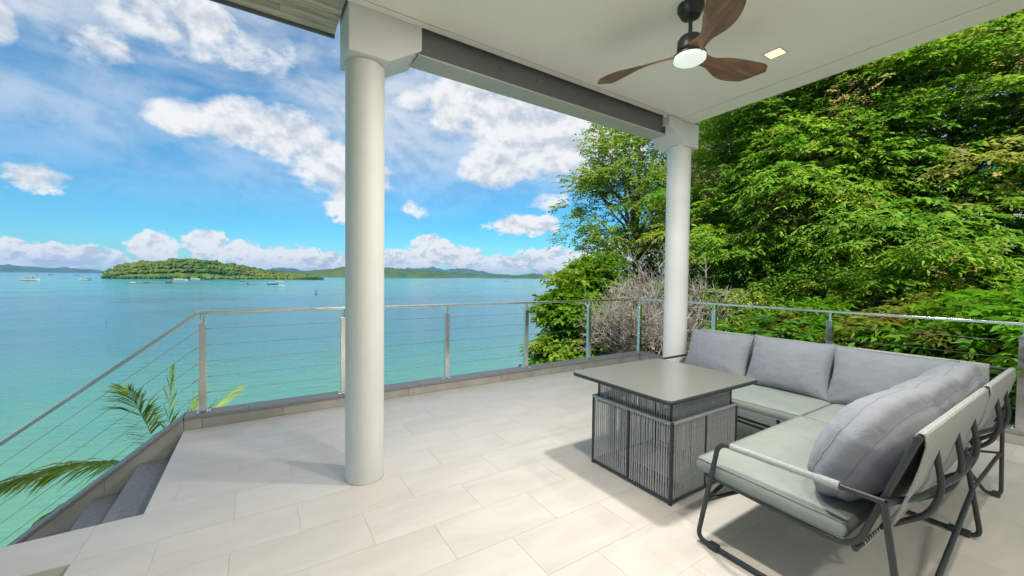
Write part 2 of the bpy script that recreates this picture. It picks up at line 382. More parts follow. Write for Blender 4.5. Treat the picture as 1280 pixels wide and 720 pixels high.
def np_mesh(name, verts, faces, m, tint=None, parent=None, smooth=False):
    """verts (N,3), faces (M,k) constant k"""
    me = bpy.data.meshes.new(name); nv = len(verts); nf, k = faces.shape
    me.vertices.add(nv); me.vertices.foreach_set('co', np.ascontiguousarray(verts, dtype=np.float32).ravel())
    me.loops.add(nf*k); me.loops.foreach_set('vertex_index', np.ascontiguousarray(faces, dtype=np.int32).ravel())
    me.polygons.add(nf); me.polygons.foreach_set('loop_start', np.arange(0, nf*k, k, dtype=np.int32))
    me.polygons.foreach_set('loop_total', np.full(nf, k, dtype=np.int32))
    if smooth: me.polygons.foreach_set('use_smooth', np.ones(nf, dtype=bool))
    me.update(calc_edges=True)
    if tint is not None:
        at_ = me.attributes.new('leaf_tint', 'FLOAT_COLOR', 'POINT')
        c4 = np.ones((nv, 4), dtype=np.float32); c4[:, :3] = tint; at_.data.foreach_set('color', c4.ravel())
    me.materials.append(MATS[m]); return link(name, me, parent)

SEA_Z = -7.0
# ================================================================== SETTING
s = 12800.0
sea = MB().add([(-s, -s, SEA_Z), (s, -s, SEA_Z), (s, s, SEA_Z), (-s, s, SEA_Z)], [(0, 1, 2, 3)]).build('sea', 'sea_water'); tag(sea, 'calm turquoise sea with pale shallows', 'sea', kind='structure')

def sstep(a, b, x):
    u = min(1, max(0, (x-a)/(b-a))); return u*u*(3-2*u)
def land_z(x, y):
    right = -.55 - 7.4*sstep(4.5, 15, y - .35*max(0, x-9)) - .6*sstep(8, 5.5, x)*0
    left = -2.6 - 5.6*sstep(-1, 8.5, y)
    k = sstep(5.2, 6.6, x)
    z = left*(1-k) + right*k
    z -= 3.0*sstep(-4, -14, x)
    return z + .12*mnoise.noise(Vector((x*.5, y*.5, 0)))
nx, ny = 110, 90
gv = []; gf = []
for j in range(ny+1):
    for i in range(nx+1):
        x = -22+70*i/nx; y = -18+54*j/ny; gv.append((x, y, land_z(x, y)))
for j in range(ny):
    for i in range(nx): a = j*(nx+1)+i; gf.append((a, a+1, a+nx+2, a+nx+1))
hill = MB().add(gv, gf).build('hillside_ground', 'soil', smooth=True); tag(hill, 'dark earthy bank sloping from the terrace down to the sea', 'ground', kind='structure')

# ---------------- terrace floor: slab + single tiles
YC, XC, XL, HC = 4.82, 5.92, -.615, .134       # inner curb lines, left floor edge, curb height
Y_HOUSE = -3.0
XT = -3.2                                         # left end of the tongue between the two stair flights
floor = empty('terrace_floor', (0, 0, 0), 'pale beige stone tiled terrace floor', 'floor'); floor['kind'] = 'structure'
MB().prism([(XL, YC), (XC, YC), (XC, Y_HOUSE), (-.825, Y_HOUSE), (-.825, 2.895), (XT, 2.895), (XT, 3.262), (XL, 3.262)], -.32, -.0019, 'z').build('floor_slab', 'grout', floor)
TH, TW, GAP, Y0, X0 = .3425, .68, .0018, 3.93, .2
tile_cache = {}
def tile_piece(x0, x1, y0, y1):
    if x1-x0 < .02 or y1-y0 < .02: return
    kx = (round(x1-x0, 3), round(y1-y0, 3))
    if kx not in tile_cache:
        h1, h2 = kx[0]/2-GAP/2, kx[1]/2-GAP/2
        tile_cache[kx] = MB().box(-h1, h1, -h2, h2, -.0015, 0).mesh('tile', 'floor_tile')
    o = bpy.data.objects.new('floor_tile', tile_cache[kx]); COL.objects.link(o); o.parent = floor
    o.location = ((x0+x1)/2, (y0+y1)/2, random.uniform(-.0002, .0002))
for r_ in range(-20, 4):
    ya = Y0 + r_*TH; yb = min(ya+TH, YC)
    if ya < Y_HOUSE: continue
    off_ = X0 if r_ % 2 == 0 else X0-TW/2
    xlo = XL if ya > 3.1 else (-.825 if r_ != -3 else XT)
    if r_ == -3: yb = 3.262
    if r_ == -2: ya = 3.262
    k0 = math.floor((xlo-off_)/TW)
    for k_ in range(k0, 12):
        a = max(off_+k_*TW, xlo); b_ = min(off_+(k_+1)*TW, XC)
        if r_ == -3 and a < XL-.01 and b_ > -.84: pass
        if b_ > a and a < XC: tile_piece(a, b_, ya, yb)

# ---------------- low parapet with granite coping
def coping_run(par, segs, y0, y1, z, th=.032, ov=.018, axis='x'):
    for a, b_ in segs:
        mb = MB()
        if axis == 'x': mb.box(a+.001, b_-.001, y0-ov, y1+ov, z-th, z)
        else: mb.box(y0-ov, y1+ov, a+.001, b_-.001, z-th, z)
        mb.build('coping_stone', 'granite', par, bevel=.004)
PW = .16
par = empty('parapet_wall', (2.6, YC+.08, 0), 'low beige tiled kerb wall with grey granite coping along the seaward terrace edge', 'wall')
MB().box(XL, XC+PW+.002, YC+.012, YC+PW, -2.4, HC-.034).build('wall_core', 'grout', par)
x = XL; edges = [XL, -.098]
while edges[-1]+.9 < XC+PW: edges.append(edges[-1]+.9)
edges.append(XC+PW)
coping_run(par, zip(edges[:-1], edges[1:]), YC, YC+PW, HC)
edges = [XL, -.474]
while edges[-1]+.68 < XC: edges.append(edges[-1]+.68)
edges.append(XC)
for a, b_ in zip(edges[:-1], edges[1:]):
    if b_-a > .03: MB().box(a+.0015, b_-.0015, YC, YC+.011, .001, HC-.0335).build('wall_tile', 'wall_tile', par, bevel=.001, seg=1)
parR = empty('parapet_wall', (XC+.08, 1, 0), 'low beige tiled kerb wall with granite coping on the tree side behind the sofa', 'wall')
MB().box(XC+.012, XC+PW, Y_HOUSE, YC+.01, -2.4, HC-.034).build('wall_core', 'grout', parR)
edges = [YC-.02]
while edges[-1]-.9 > Y_HOUSE: edges.append(edges[-1]-.9)
edges.append(Y_HOUSE)
coping_run(parR, [(b_, a) for a, b_ in zip(edges[:-1], edges[1:])], XC, XC+PW, HC, axis='y')
edges = [YC-.003]
while edges[-1]-.68 > Y_HOUSE: edges.append(edges[-1]-.68)
for a, b_ in zip(edges[:-1], edges[1:]):
    MB().box(XC, XC+.011, b_+.0015, a-.0015, .001, HC-.0335).build('wall_tile', 'wall_tile', parR, bevel=.001, seg=1)

# ---------------- stairs going down to the left, with a sloping parapet
stair = empty('staircase', (-1.2, 4.0, -.9), 'grey granite steps descending from the terrace beside the sloping kerb', 'stairs')
RISE, GO = .235, .30
for n_ in range(1, 8):
    xa = XL - GO*(n_-1) + .004; z = -RISE*n_
    MB().box(xa-GO-.02, xa-.006, 3.0, YC-.004, z-.04, z).build('tread', 'granite', stair, bevel=.004)
    MB().box(xa-.02, xa-.006, 3.0, YC-.006, z+.001, z+RISE-.042).build('riser', 'granite', stair)
SLOPE = .787
spar = empty('stair_parapet', (-1.7, YC+.08, -.8), 'sloping beige kerb wall with grey granite coping beside the steps', 'wall')
xe = -3.0
ztop = lambda x_: HC - .034 + SLOPE*(x_-XL)
MB().prism([(XL-.003, ztop(XL)), (XL-.003, -2.4), (xe, -3.6), (xe, ztop(xe))], YC+.012, YC+PW, 'y').build('wall_core', 'grout', spar)
xs = [XL-.002, -1.16, -1.72, -2.28, xe]
for a, b_ in zip(xs[:-1], xs[1:]):
    MB().prism([(a-.001, ztop(a)), (a-.001, ztop(a)-.9), (b_+.001, ztop(b_)-.9), (b_+.001, ztop(b_))], YC, YC+.0115, 'y').build('wall_tile', 'wall_tile', spar)
xs = [XL-.004, -1.42, -2.22, xe]
for a, b_ in zip(xs[:-1], xs[1:]):
    MB().prism([(a-.001, ztop(a)+.034), (a-.001, ztop(a)+.001), (b_+.001, ztop(b_)+.001), (b_+.001, ztop(b_)+.034)], YC-.018, YC+PW+.018, 'y').build('coping_stone', 'granite', spar, bevel=.004)

# ================================================================== HOUSE: ceiling, beam, columns, soffit
ZC = 3.338
XE, YE, XG, YG = 4.315, 2.865, 4.062, 2.80
XB = .50
ceil = empty('ceiling', (2, 0, ZC), 'plain white terrace ceiling with a shadow groove along its border', 'ceiling'); ceil['kind'] = 'structure'
MB().box(XB, XG-.004, Y_HOUSE, YG-.004, ZC, ZC+.03).build('ceiling_panel', 'ceiling_paint', ceil)
MB().box(XG+.004, XE, Y_HOUSE, YE, ZC-.002, ZC+.05).build('ceiling_border', 'ceiling_paint', ceil)
MB().box(XB, XG+.003, YG+.004, YE, ZC-.002, ZC+.05).build('ceiling_border', 'ceiling_paint', ceil)
MB().box(XB, XE-.002, Y_HOUSE, YE-.002, ZC+.051, ZC+.40).build('roof_slab', 'white_paint', ceil)
MB().box(XE-.0015, XE+.03, Y_HOUSE, YE+.33, ZC+.012, ZC+.42).build('roof_fascia', 'web_paint', ceil)
MB().box(XB, XE-.002, YE+.001, YE+.33, ZC+.26, ZC+.40).build('roof_edge', 'white_paint', ceil)

beam = empty('steel_beam', (2.4, YE+.1, 3.2), 'dark grey steel roof beam with pale flange between the two columns', 'beam')
BX0, BX1 = .995, 3.88; ZB = 3.128
MB().box(BX0, BX1, YE+.035, YE+.05, ZB+.014, ZC+.25).build('web', 'web_paint', beam)
MB().box(BX0, BX1, YE, YE+.20, ZB, ZB+.013).build('lower_flange', 'flange_paint', beam, bevel=.002)
MB().box(BX1-.014, BX1-.001, YE+.004, YE+.034, ZB+.014, ZC-.004).build('stiffener', 'web_paint', beam)
def put_bolt(o, x):
    o.parent = beam; o.location = Vector((x, YE+.035, ZC-.075)) - beam.location; o.rotation_euler.x = rad(90)
for x in (1.72, 2.1, 2.95):
    put_bolt(MB().lathe([(.012, 0), (.012, .006), (.006, .012), (.001, .013)], (0, 0, 0), 8).build('bolt', 'web_paint', None), x)

def column(cx, cy, label, prof, y0, y1):
    c_ = empty('column', (cx, cy, 0), label, 'column', 'columns carrying the terrace roof')
    MB().lathe([(.135, .002), (.135, .4), (.135, 1.6), (.135, 3.075)], (cx, cy, 0), 48).build('shaft', 'white_paint', c_, smooth=True)
    MB().lathe([(.139, .0004), (.139, .003), (.1355, .007)], (cx, cy, 0), 48).build('sealant_joint', 'wall_tile', c_, smooth=True)
    MB().prism(prof, y0, y1, 'y').build('capital', 'white_paint', c_, bevel=.006)
    return c_
c1x, c1y = .656, 3.035
column(c1x, c1y, 'round white column standing in the middle of the tiled floor near the steps',
       [(c1x-.145, 3.02), (c1x+.13, 3.02), (1.02, 3.165), (1.02, ZC+.2), (c1x-.145, ZC+.2)], YE-.004, 3.20)
c2x, c2y = 4.268, 2.96
column(c2x, c2y, 'round white column rising behind the table at the roof corner by the trees',
       [(c2x+.06-.145, 3.055), (c2x+.15, 3.055), (c2x+.15, ZC-.0035), (3.865, ZC-.0035), (3.865, 3.225), (3.99, 3.185)], YE-.06, 3.16)

soff = empty('timber_soffit', (-2, 2, ZC), 'weathered timber board soffit under the roof edge left of the column', 'soffit')
SY = 3.335
MB().box(-7, XB-.004, Y_HOUSE, SY-.002, ZC+.03, ZC+.4).build('roof_slab', 'white_paint', soff)
MB().box(-7, XB-.004, SY-.0015, SY+.02, ZC-.015, ZC+.42).build('fascia', 'web_paint', soff)
yy = SY-.004; r_ = 0
while yy > 1.2:
    xx = XB-.006 - (.37 if r_ % 2 else 0.0)
    if r_ % 2: MB().box(xx+.003, XB-.006, yy-.082, yy, ZC+random.uniform(0, .006), ZC+.029).build('board', 'soffit_wood', soff)
    while xx > -3.4:
        L_ = random.choice((.55, .74, .9))
        MB().box(xx-L_+.003, xx, yy-.082, yy, ZC+random.uniform(0, .006), ZC+.029).build('board', 'soffit_wood', soff); xx -= L_
    yy -= .086; r_ += 1
MB().box(-7, -3.42, Y_HOUSE, SY-.004, ZC, ZC+.029).build('soffit_panel', 'soffit_wood', soff)
MB().box(-3.41, XB-.006, Y_HOUSE, 1.15, ZC, ZC+.029).build('soffit_panel', 'soffit_wood', soff)

# back wall of the house (behind the camera)
hw = empty('house_wall', (0, Y_HOUSE, 0), 'white house wall at the back of the terrace', 'wall'); hw['kind'] = 'structure'
MB().box(-7, 6.1, Y_HOUSE-.3, Y_HOUSE-.002, -2.4, ZC+.4).build('wall_panel', 'white_paint', hw)

# ================================================================== RAILINGS
HR = 1.135
def post_meshes():
    sq = MB().box(-.031, .031, -.025, .025, HC+.007, HC+.88).mesh('post', 'steel', bevel=.003)
    stem = MB().tube([(0, 0, HC+.88), (0, 0, HR-.012)], .017, 10).mesh('stem', 'steel', smooth=True)
    plate = MB().box(-.058, .058, -.05, .05, HC+.0005, HC+.0065).mesh('base_plate', 'steel', bevel=.002)
    nut = MB().lathe([(.009, 0), (.009, .008), (.004, .012)], (0, 0, HC+.0065), 8).mesh('bolt', 'steel')
    return sq, stem, plate, nut
PM = post_meshes()
def put_post(root, x, y, rz=0.0):
    def mk(name, me, par_):
        o = bpy.data.objects.new(name, me); COL.objects.link(o); o.parent = par_; return o
    p_ = mk('post', PM[0], root); p_.location = Vector((x, y, 0)) - root.location; p_.rotation_euler.z = rz
    mk('stem', PM[1], p_); mk('base_plate', PM[2], p_)
    for sx_ in (-1, 1):
        for sy_ in (-1, 1):
            b_ = mk('bolt', PM[3], p_); b_.location = (.046*sx_, .038*sy_, 0)
CZ = [.957, .795, .635, .48, .325]
YR, XR = 4.90, 5.99
rail = empty('railing', (2.7, YR, HC), 'polished steel cable railing along the seaward terrace edge', 'railing')
PX = [-.475 + 1.293*i for i in range(6)]
for x in PX[:-1]: put_post(rail, x, YR)
put_post(rail, XR, YR)
MB().box(-.505, XR+.024, YR-.024, YR+.024, HR-.03, HR).build('handrail', 'steel', rail, bevel=.006)
for z in CZ: MB().tube([(PX[0], YR, z), (XR, YR, z)], .0021, 6).build('cable', 'cable_steel', rail, smooth=True)
for x in (PX[0]+.05, XR-.05):
    for z in CZ: MB().tube([(x-.022, YR, z), (x+.022, YR, z)], .008, 8).build('cable_fitting', 'steel', rail, smooth=True)
railR = empty('railing', (XR, 2, HC), 'polished steel cable railing along the tree side behind the sofa', 'railing')
PY = [3.47, 1.985, .50, -.985]
for y in PY: put_post(railR, XR, y, rad(90))
MB().box(XR-.0238, XR+.0238, -2.2, YR-.0245, HR-.03, HR-.0002).build('handrail', 'steel', railR, bevel=.006)
for z in CZ: MB().tube([(XR, YR-.03, z-.004), (XR, -2.2, z-.004)], .0021, 6).build('cable', 'cable_steel', railR, smooth=True)
put_post(railR, XR, -2.2, rad(90))
railS = empty('railing', (-1.8, YR, -.8), 'polished steel cable railing sloping down beside the steps', 'railing')
RS = .80; xb = -2.95
def sl_pt(z, x_): return (x_, YR, z + RS*(x_+.505))
d_ = Vector((1, 0, RS)).normalized(); n_ = Vector((-d_.z, 0, d_.x))
poly = []
a = Vector(sl_pt(HR-.01, -.507)); b_ = Vector(sl_pt(HR-.01, xb))
poly = [(a+n_*.011), (a-n_*.019), (b_-n_*.019), (b_+n_*.011)]
MB().prism([(q.x, q.z) for q in poly], YR-.0235, YR+.0235, 'y').build('handrail', 'steel', railS, bevel=.004)
for z in CZ:
    MB().tube([sl_pt(z-.01, -.51), sl_pt(z-.01, xb)], .0021, 6).build('cable', 'cable_steel', railS, smooth=True)
    MB().tube([sl_pt(z-.01, -.515), sl_pt(z-.01, -.56)], .008, 8).build('cable_fitting', 'steel', railS, smooth=True)
x = -2.6; zz = HC + SLOPE*(x-XL)
MB().box(x-.031, x+.031, YR-.025, YR+.025, zz-.01, zz+.86).build('post', 'steel', railS, bevel=.003)
MB().tube([(x, YR, zz+.86), (x, YR, sl_pt(HR-.02, x)[2])], .017, 10).build('stem', 'steel', railS, smooth=True)

# ================================================================== CEILING FAN + DOWNLIGHTS
FX, FY, FZ = 2.45, 1.635, 3.055
fan = empty('ceiling_fan', (FX, FY, ZC), 'three bladed walnut ceiling fan with black motor and round opal light', 'fan')
MB().lathe([(.085, ZC-.001), (.085, ZC-.03), (.06, ZC-.075), (.025, ZC-.085)], (FX, FY, 0), 32).build('canopy', 'fan_metal', fan, smooth=True)
MB().tube([(FX, FY, ZC-.08), (FX, FY, FZ+.08)], .013, 12).build('downrod', 'fan_metal', fan, smooth=True)
MB().lathe([(.03, .085), (.066, .073), (.08, .05), (.082, -.01), (.076, -.02)], (FX, FY, FZ), 32).build('motor_housing', 'fan_metal', fan, smooth=True)
lk = MB().lathe([(.07, -.021), (.104, -.046), (.104, -.058)], (FX, FY, FZ), 32).build('light_ring', 'fan_metal', fan, smooth=True)
MB().lathe([(.101, -.0585), (.101, -.078), (.09, -.086), (.05, -.090), (.002, -.091)], (FX, FY, FZ), 32).build('light_lens', 'fan_glow', fan, smooth=True)
def blade_mesh():
    NS, NW = 28, 8; v = []; f = []
    for side in (1, -1):
        for i in range(NS+1):
            s_ = i/NS; r_ = .035 + .635*s_
            wd = .115 + .09*sstep(.15, .72, s_); wd *= (1 - .96*max(0, (s_-.80)/.20)**2.2)
            wd = wd*(1-.36*math.exp(-((s_-.24)/.15)**2))
            tw = rad(34 - 24*sstep(0, .9, s_)); cen = .055*math.sin(s_*2.4) - .075*s_*s_
            for j in range(NW+1):
                q = (j/NW-.5)*wd; th = .008*(1-(2*j/NW-1)**2)**.5 + .0008
                y_ = cen + q*math.cos(tw); z_ = -q*math.sin(tw) + side*th*math.cos(tw) - .022*s_ + .02*max(0, s_-.85)/.15
                v.append((r_, y_, z_))
    n1 = (NS+1)*(NW+1)
    for sd_ in (0, 1):
        for i in range(NS):
            for j in range(NW):
                a = sd_*n1 + i*(NW+1)+j; q = (a, a+1, a+NW+2, a+NW+1); f.append(q if sd_ == 0 else q[::-1])
    for i in range(NS):
        for j in (0, NW):
            a = i*(NW+1)+j; q = (a, a+NW+1, a+NW+1+n1, a+n1); f.append(q)
    return MB().add(v, f).mesh('blade', 'walnut', smooth=True)
bmh = blade_mesh()
for ang in (113, -12, 232):
    o = bpy.data.objects.new('blade', bmh); COL.objects.link(o); o.parent = fan
    o.location = (0, 0, FZ-ZC-.035); o.rotation_euler.z = rad(ang)
fl = bpy.data.lights.new('fan_light', 'AREA'); fl.shape = 'DISK'; fl.size = .17; fl.energy = 34; fl.color = (1, .97, .90)
flo = bpy.data.objects.new('fan_lamp', fl); COL.objects.link(flo); flo.parent = fan; flo.location = (0, 0, FZ-.094-ZC)

def downlight(x, y, label, power=14):
    r_ = empty('downlight', (x, y, ZC), label, 'downlight', 'square recessed ceiling downlights')
    mb = MB(); s_ = .07
    for (a, b_, c_, d_) in ((-s_, s_, -s_, -s_+.012), (-s_, s_, s_-.012, s_), (-s_, -s_+.012, -s_+.0122, s_-.0122), (s_-.012, s_, -s_+.0122, s_-.0122)):
        mb.box(x+a, x+b_, y+c_, y+d_, ZC-.006, ZC-.0005)
    mb.build('trim', 'white_paint', r_)
    MB().box(x-s_+.0125, x+s_-.0125, y-s_+.0125, y+s_-.0125, ZC-.003, ZC-.0008).build('lens', 'downlight_glow', r_)
    l_ = bpy.data.lights.new('downlight', 'AREA'); l_.shape = 'SQUARE'; l_.size = .11; l_.energy = power; l_.color = (1, .92, .81)
    lo_ = bpy.data.objects.new('downlight_lamp', l_); COL.objects.link(lo_); lo_.parent = r_; lo_.location = (0, 0, -.008)
downlight(3.52, 1.59, 'lit square recessed downlight in the ceiling beside the fan', 8)
for x, y, lab, pw in ((1.38, 1.59, 'unseen square downlight added as fill light between the fan and the first column', 18), (3.52, .05, 'unseen square downlight added as fill light above the sofa back', 8), (1.38, .05, 'unseen square downlight added as fill light above the open floor', 18), (3.52, -1.5, 'unseen square downlight added as fill light by the house wall on the tree side', 8), (1.38, -1.5, 'unseen square downlight added as fill light by the house wall on the steps side', 18)): downlight(x, y, lab, pw)  # added out of view to brighten floor and ceiling

# ================================================================== TABLE
TX0, TX1, TY0, TY1 = 2.29, 3.075, 1.595, 2.315
tb = empty('table', ((TX0+TX1)/2, (TY0+TY1)/2, 0), 'square grey topped table on a woven rope base beside the sofa', 'table')
def rrect(x0, x1, y0, y1, r, n=6):
    out = []
    for cx, cy, a0 in ((x1-r, y1-r, 0), (x0+r, y1-r, 90), (x0+r, y0+r, 180), (x1-r, y0+r, 270)):
        for k in range(n+1): a = rad(a0+90*k/n); out.append((cx+r*math.cos(a), cy+r*math.sin(a)))
    return out
ax, bx_, ay, by = 2.135, 3.235, 1.50, 2.425
MB().prism(rrect(ax, bx_, ay, by, .05), .712, .734, 'z').build('top_frame', 'frame_paint', tb, bevel=.004)
MB().prism(rrect(ax+.006, bx_-.006, ay+.006, by-.006, .046), .7345, .7405, 'z').build('table_top', 'table_glass', tb, bevel=.002)
def basket(x0, x1, y0, y1, z0, z1, nxs, nys, rr, rope_r):
    for x in (x0, x1):
        for y in (y0, y1): MB().tube([(x, y, z0), (x, y, z1)], rr, 10).build('corner_post', 'frame_paint', tb, smooth=True)
    for z, m_ in ((z0+.008, 'frame_paint'), (z1-.01, 'rope_grey')):
        for p0, p1 in (((x0, y0), (x1, y0)), ((x1, y0), (x1, y1)), ((x1, y1), (x0, y1)), ((x0, y1), (x0, y0))):
            MB().tube([(*p0, z), (*p1, z)], rr*.85 if m_ == 'frame_paint' else rr*1.05, 8).build('rim', m_, tb, smooth=True)
    st = MB().tube([(0, 0, z0+.006), (0, 0, z1-.008)], rope_r, 6).mesh('rope_strand', 'rope_grey', smooth=True)
    def put(x, y):
        o = bpy.data.objects.new('rope_strand', st); COL.objects.link(o); o.parent = tb
        o.location = Vector((x, y, 0)) - Vector((tb.location.x, tb.location.y, 0)); o.rotation_euler.z = random.uniform(0, 6)
    for k in range(nxs):
        x = x0 + (x1-x0)*(k+.7)/(nxs+.4) + random.uniform(-.002, .002)
        for y in (y0, y1): put(x, y)
    for k in range(nys):
        y = y0 + (y1-y0)*(k+.7)/(nys+.4) + random.uniform(-.002, .002)
        for x in (x0, x1): put(x, y)
basket(TX0, TX1, TY0, TY1, .012, .555, 37, 35, .013, .0054)
basket(TX0+.028, TX1-.028, TY0+.028, TY1-.028, .50, .708, 35, 33, .010, .0054)
for x in (TX0, TX1):
    for y in (TY0, TY1): MB().lathe([(.014, .0005), (.014, .012)], (x, y, 0), 12).build('foot', 'frame_paint', tb)
# lift mechanism inside
for x in (2.45, 2.92):
    MB().box(x-.02, x+.05, 1.64, 2.27, .03, .055).build('lift_base', 'frame_paint', tb)
    MB().box(x-.02, x+.05, 1.64, 2.27, .485, .51).build('lift_plate', 'frame_paint', tb)
for y in (TY0, TY1): MB().tube([((TX0+TX1)/2, y, .02), ((TX0+TX1)/2, y, .55)], .008, 8).build('mid_post', 'frame_paint', tb, smooth=True)
for x in (TX0, TX1): MB().tube([(x, (TY0+TY1)/2, .02), (x, (TY0+TY1)/2, .55)], .008, 8).build('mid_post', 'frame_paint', tb, smooth=True)

# ================================================================== SOFAS
R1 = .0128
sofa = empty('sofa', (2.8, .9, 0), 'dark tube framed sofa section with rope wrapped armrest and light woven back', 'sofa')
XA, XM = 2.12, 3.475
def T(mb_pts, r, name, par_, m_='frame_paint', closed=False, rnd=.05, n=10):
    pts = round_path(mb_pts, rnd, 5, closed) if rnd else mb_pts
    return MB().tube(pts, r, n, closed).build(name, m_, par_, smooth=True)
# armrest loop
T([(XA, .50, .61), (XA, 1.185, .605), (XA, 1.295, .016), (XA, .42, .016)], R1, 'arm_loop', sofa, rnd=.055)
T([(XA, .42, .016), (XA, .505, .61)], R1, 'leg', sofa, rnd=0)
MB().box(XA-.02, XA+.02, 1.17, 1.225, .002, .034).build('foot_clip', 'frame_paint', sofa, bevel=.004)
MB().box(XA-.02, XA+.02, .46, .51, .002, .034).build('foot_clip', 'frame_paint', sofa, bevel=.004)
# rope wrap on the arm
npt = 150; pts = []; rs = []
for k in range(npt):
    u = k/(npt-1); y = 1.12 - .47*u; pts.append((XA, y, .607+.003*u)); rs.append((.0172 if k % 2 else .0148) + (.003 if u > .83 else 0))
MB().tube(pts, rs, 12).build('rope_wrap', 'rope_white', sofa, smooth=False)
# seat / back side tubes
for x in (XA+.032, XM-.018):
    T([(x, 1.275, .385), (x, .60, .345), (x, .42, .892)], R1, 'side_rail', sofa, rnd=.09)
T([(XA+.032, 1.275, .385), (XM-.018, 1.275, .385)], R1, 'front_rail', sofa, rnd=0)
T([(XA+.032, .60, .35), (XM-.018, .60, .35)], R1, 'rear_rail', sofa, rnd=0)
T([(XA+.02, .42, .89), (XM-.01, .42, .89)], R1, 'top_rail', sofa, rnd=0)
T([(XA, .502, .61), (XA+.2, .44, .60), (2.8, .40, .585), (XM-.1, .43, .575), (XM+.02, .475, .60)], R1, 'back_rail', sofa, rnd=.1)
T([(XA, 1.235, .28), (XA+.32, 1.22, .37)], R1*.85, 'brace', sofa, rnd=0)
T([(XA, 1.245, .26), (XA+.32, 1.05, .355)], R1*.85, 'brace', sofa, rnd=0)
for x in (2.42, 2.80, 3.16):
    T([(x, .60, .35), (x, .43, .50), (x+.01, .395, .62), (x+.015, .428, .82)], R1*.95, 'back_support', sofa, rnd=.12)
# leg loop at the far end, diagonal brace
T([(XM+.04, .505, .60), (XM+.04, .415, .018), (XM+.04, 1.23, .018), (XM+.04, 1.22, .36)], R1, 'leg_loop', sofa, rnd=.055)
MB().box(XM+.02, XM+.06, .455, .545, .002, .036).build('foot_clip', 'frame_paint', sofa, bevel=.004)
T([(XA, .425, .02), (XM+.04, .455, .285)], R1*.95, 'diagonal_brace', sofa, rnd=0)
def sling(x0, x1, par_, flip=False):
    """woven sling hung over the top rail, down to the rear seat rail; profile in (depth, z)"""
    prof = [(.60, .368), (.565, .47), (.515, .62), (.462, .78), (.440, .86), (.431, .905), (.418, .913), (.402, .905), (.398, .86), (.412, .78), (.436, .68), (.468, .57), (.503, .47)]
    inner = []
    NX = 24; v = []; f = []
    for i in range(NX+1):
        x = x0 + (x1-x0)*i/NX; sag = .012*math.sin(math.pi*i/NX)
        for k, (d_, z_) in enumerate(prof):
            s_ = sag*(1 if k < 4 else 0)
            v.append((x, d_-s_, z_) if not flip else (4.87-d_+s_, x, z_))
    K = len(prof)
    for i in range(NX):
        for k in range(K-1): a = i*K+k; f.append((a, a+1, a+K+1, a+K))
    o = MB().add(v, f).build('back_sling', 'sling_fabric', par_, smooth=True)
    md = o.modifiers.new('thick', 'SOLIDIFY'); md.thickness = .006
    return o
sling(XA+.05, XM-.035, sofa)
def lacing(pts0, pts1, par_, n):
    mb = MB()
    for k in range(n):
        u = (k+.5)/n; a = Vector(pts0).lerp(Vector(pts1), u)
        ax_ = (Vector(pts1)-Vector(pts0)).normalized()
        ring = []
        for q in range(8):
            t_ = 2*math.pi*q/8; nn = Vector((0, 0, 1)); bb = ax_.cross(nn); ring.append(a + (nn*math.cos(t_) + bb*math.sin(t_))*.0175 + ax_*.002*math.sin(t_))
        mb.tube(ring, .0035, 4, closed=True)
    o = mb.build('lacing', 'rope_white', par_); o['kind'] = 'stuff'; return o
lacing((XA+.09, 1.275, .385), (XM-.06, 1.275, .385), sofa, 40)
lacing((XA+.09, .60, .35), (XM-.06, .60, .35), sofa, 40)

sofaL = empty('corner_sofa', (4.1, 1.6, 0), 'tube framed corner sofa section running along the tree side railing', 'sofa')
YF = 2.77; XFR, XRR, XTOP = 3.545, 4.27, 4.45
def TL(*a, **k): return T(*a, **k)
T([(XFR, 1.30, .385), (XFR, YF, .385)], R1, 'front_rail', sofaL, 'frame_brown', rnd=0)
T([(XRR, .60, .35), (XRR, YF, .35)], R1, 'rear_rail', sofaL, 'frame_brown', rnd=0)
T([(XTOP, .43, .89), (XTOP, YF, .89)], R1, 'top_rail', sofaL, rnd=0)
T([(XM+.02, .42, .889), (XTOP, .42, .889), (XTOP, .52, .889)], R1, 'top_rail', sofaL, rnd=.05)
T([(XM+.06, .60, .352), (XRR, .60, .352)], R1, 'rear_rail', sofaL, rnd=0)
for y in (YF-.01,):
    T([(XFR, y, .385), (XRR, y, .345), (XTOP, y, .892)], R1, 'side_rail', sofaL, rnd=.09)
T([(XRR+.1, YF+.02, .61), (XFR+.09, YF+.02, .605), (XFR-.02, YF+.02, .016), (XTOP, YF+.02, .016), (XRR+.1, YF+.02, .605)], R1, 'arm_loop', sofaL, rnd=.055)
T([(XTOP-.02, .45, .60), (XTOP-.075, .435, .016), (XTOP-.12, .50, .016), (4.02, .62, .35)], R1*.9, 'leg', sofaL, 'frame_brown', rnd=.04)
MB().box(XTOP-.12, XTOP-.06, .435, .475, .001, .03).build('foot_clip', 'frame_brown', sofaL, bevel=.004)
T([(XM+.055, .455, .29), (XTOP-.05, .45, .30)], R1*.8, 'brace', sofaL, 'frame_brown', rnd=0)
T([(XTOP-.05, .45, .30), (4.12, .60, .335)], R1*.7, 'brace', sofaL, 'frame_brown', rnd=0)
T([(XM+.03, .475, .60), (3.9, .42, .585), (XTOP-.05, .44, .60), (XTOP+.02, .52, .60), (XTOP+.03, 1.5, .585), (XTOP-.01, YF, .60)], R1, 'back_rail', sofaL, rnd=.08)
for x in (3.85, 4.18): T([(x, .60, .35), (x, .43, .50), (x+.01, .395, .62), (x+.015, .428, .82)], R1*.95, 'back_support', sofaL, rnd=.12)
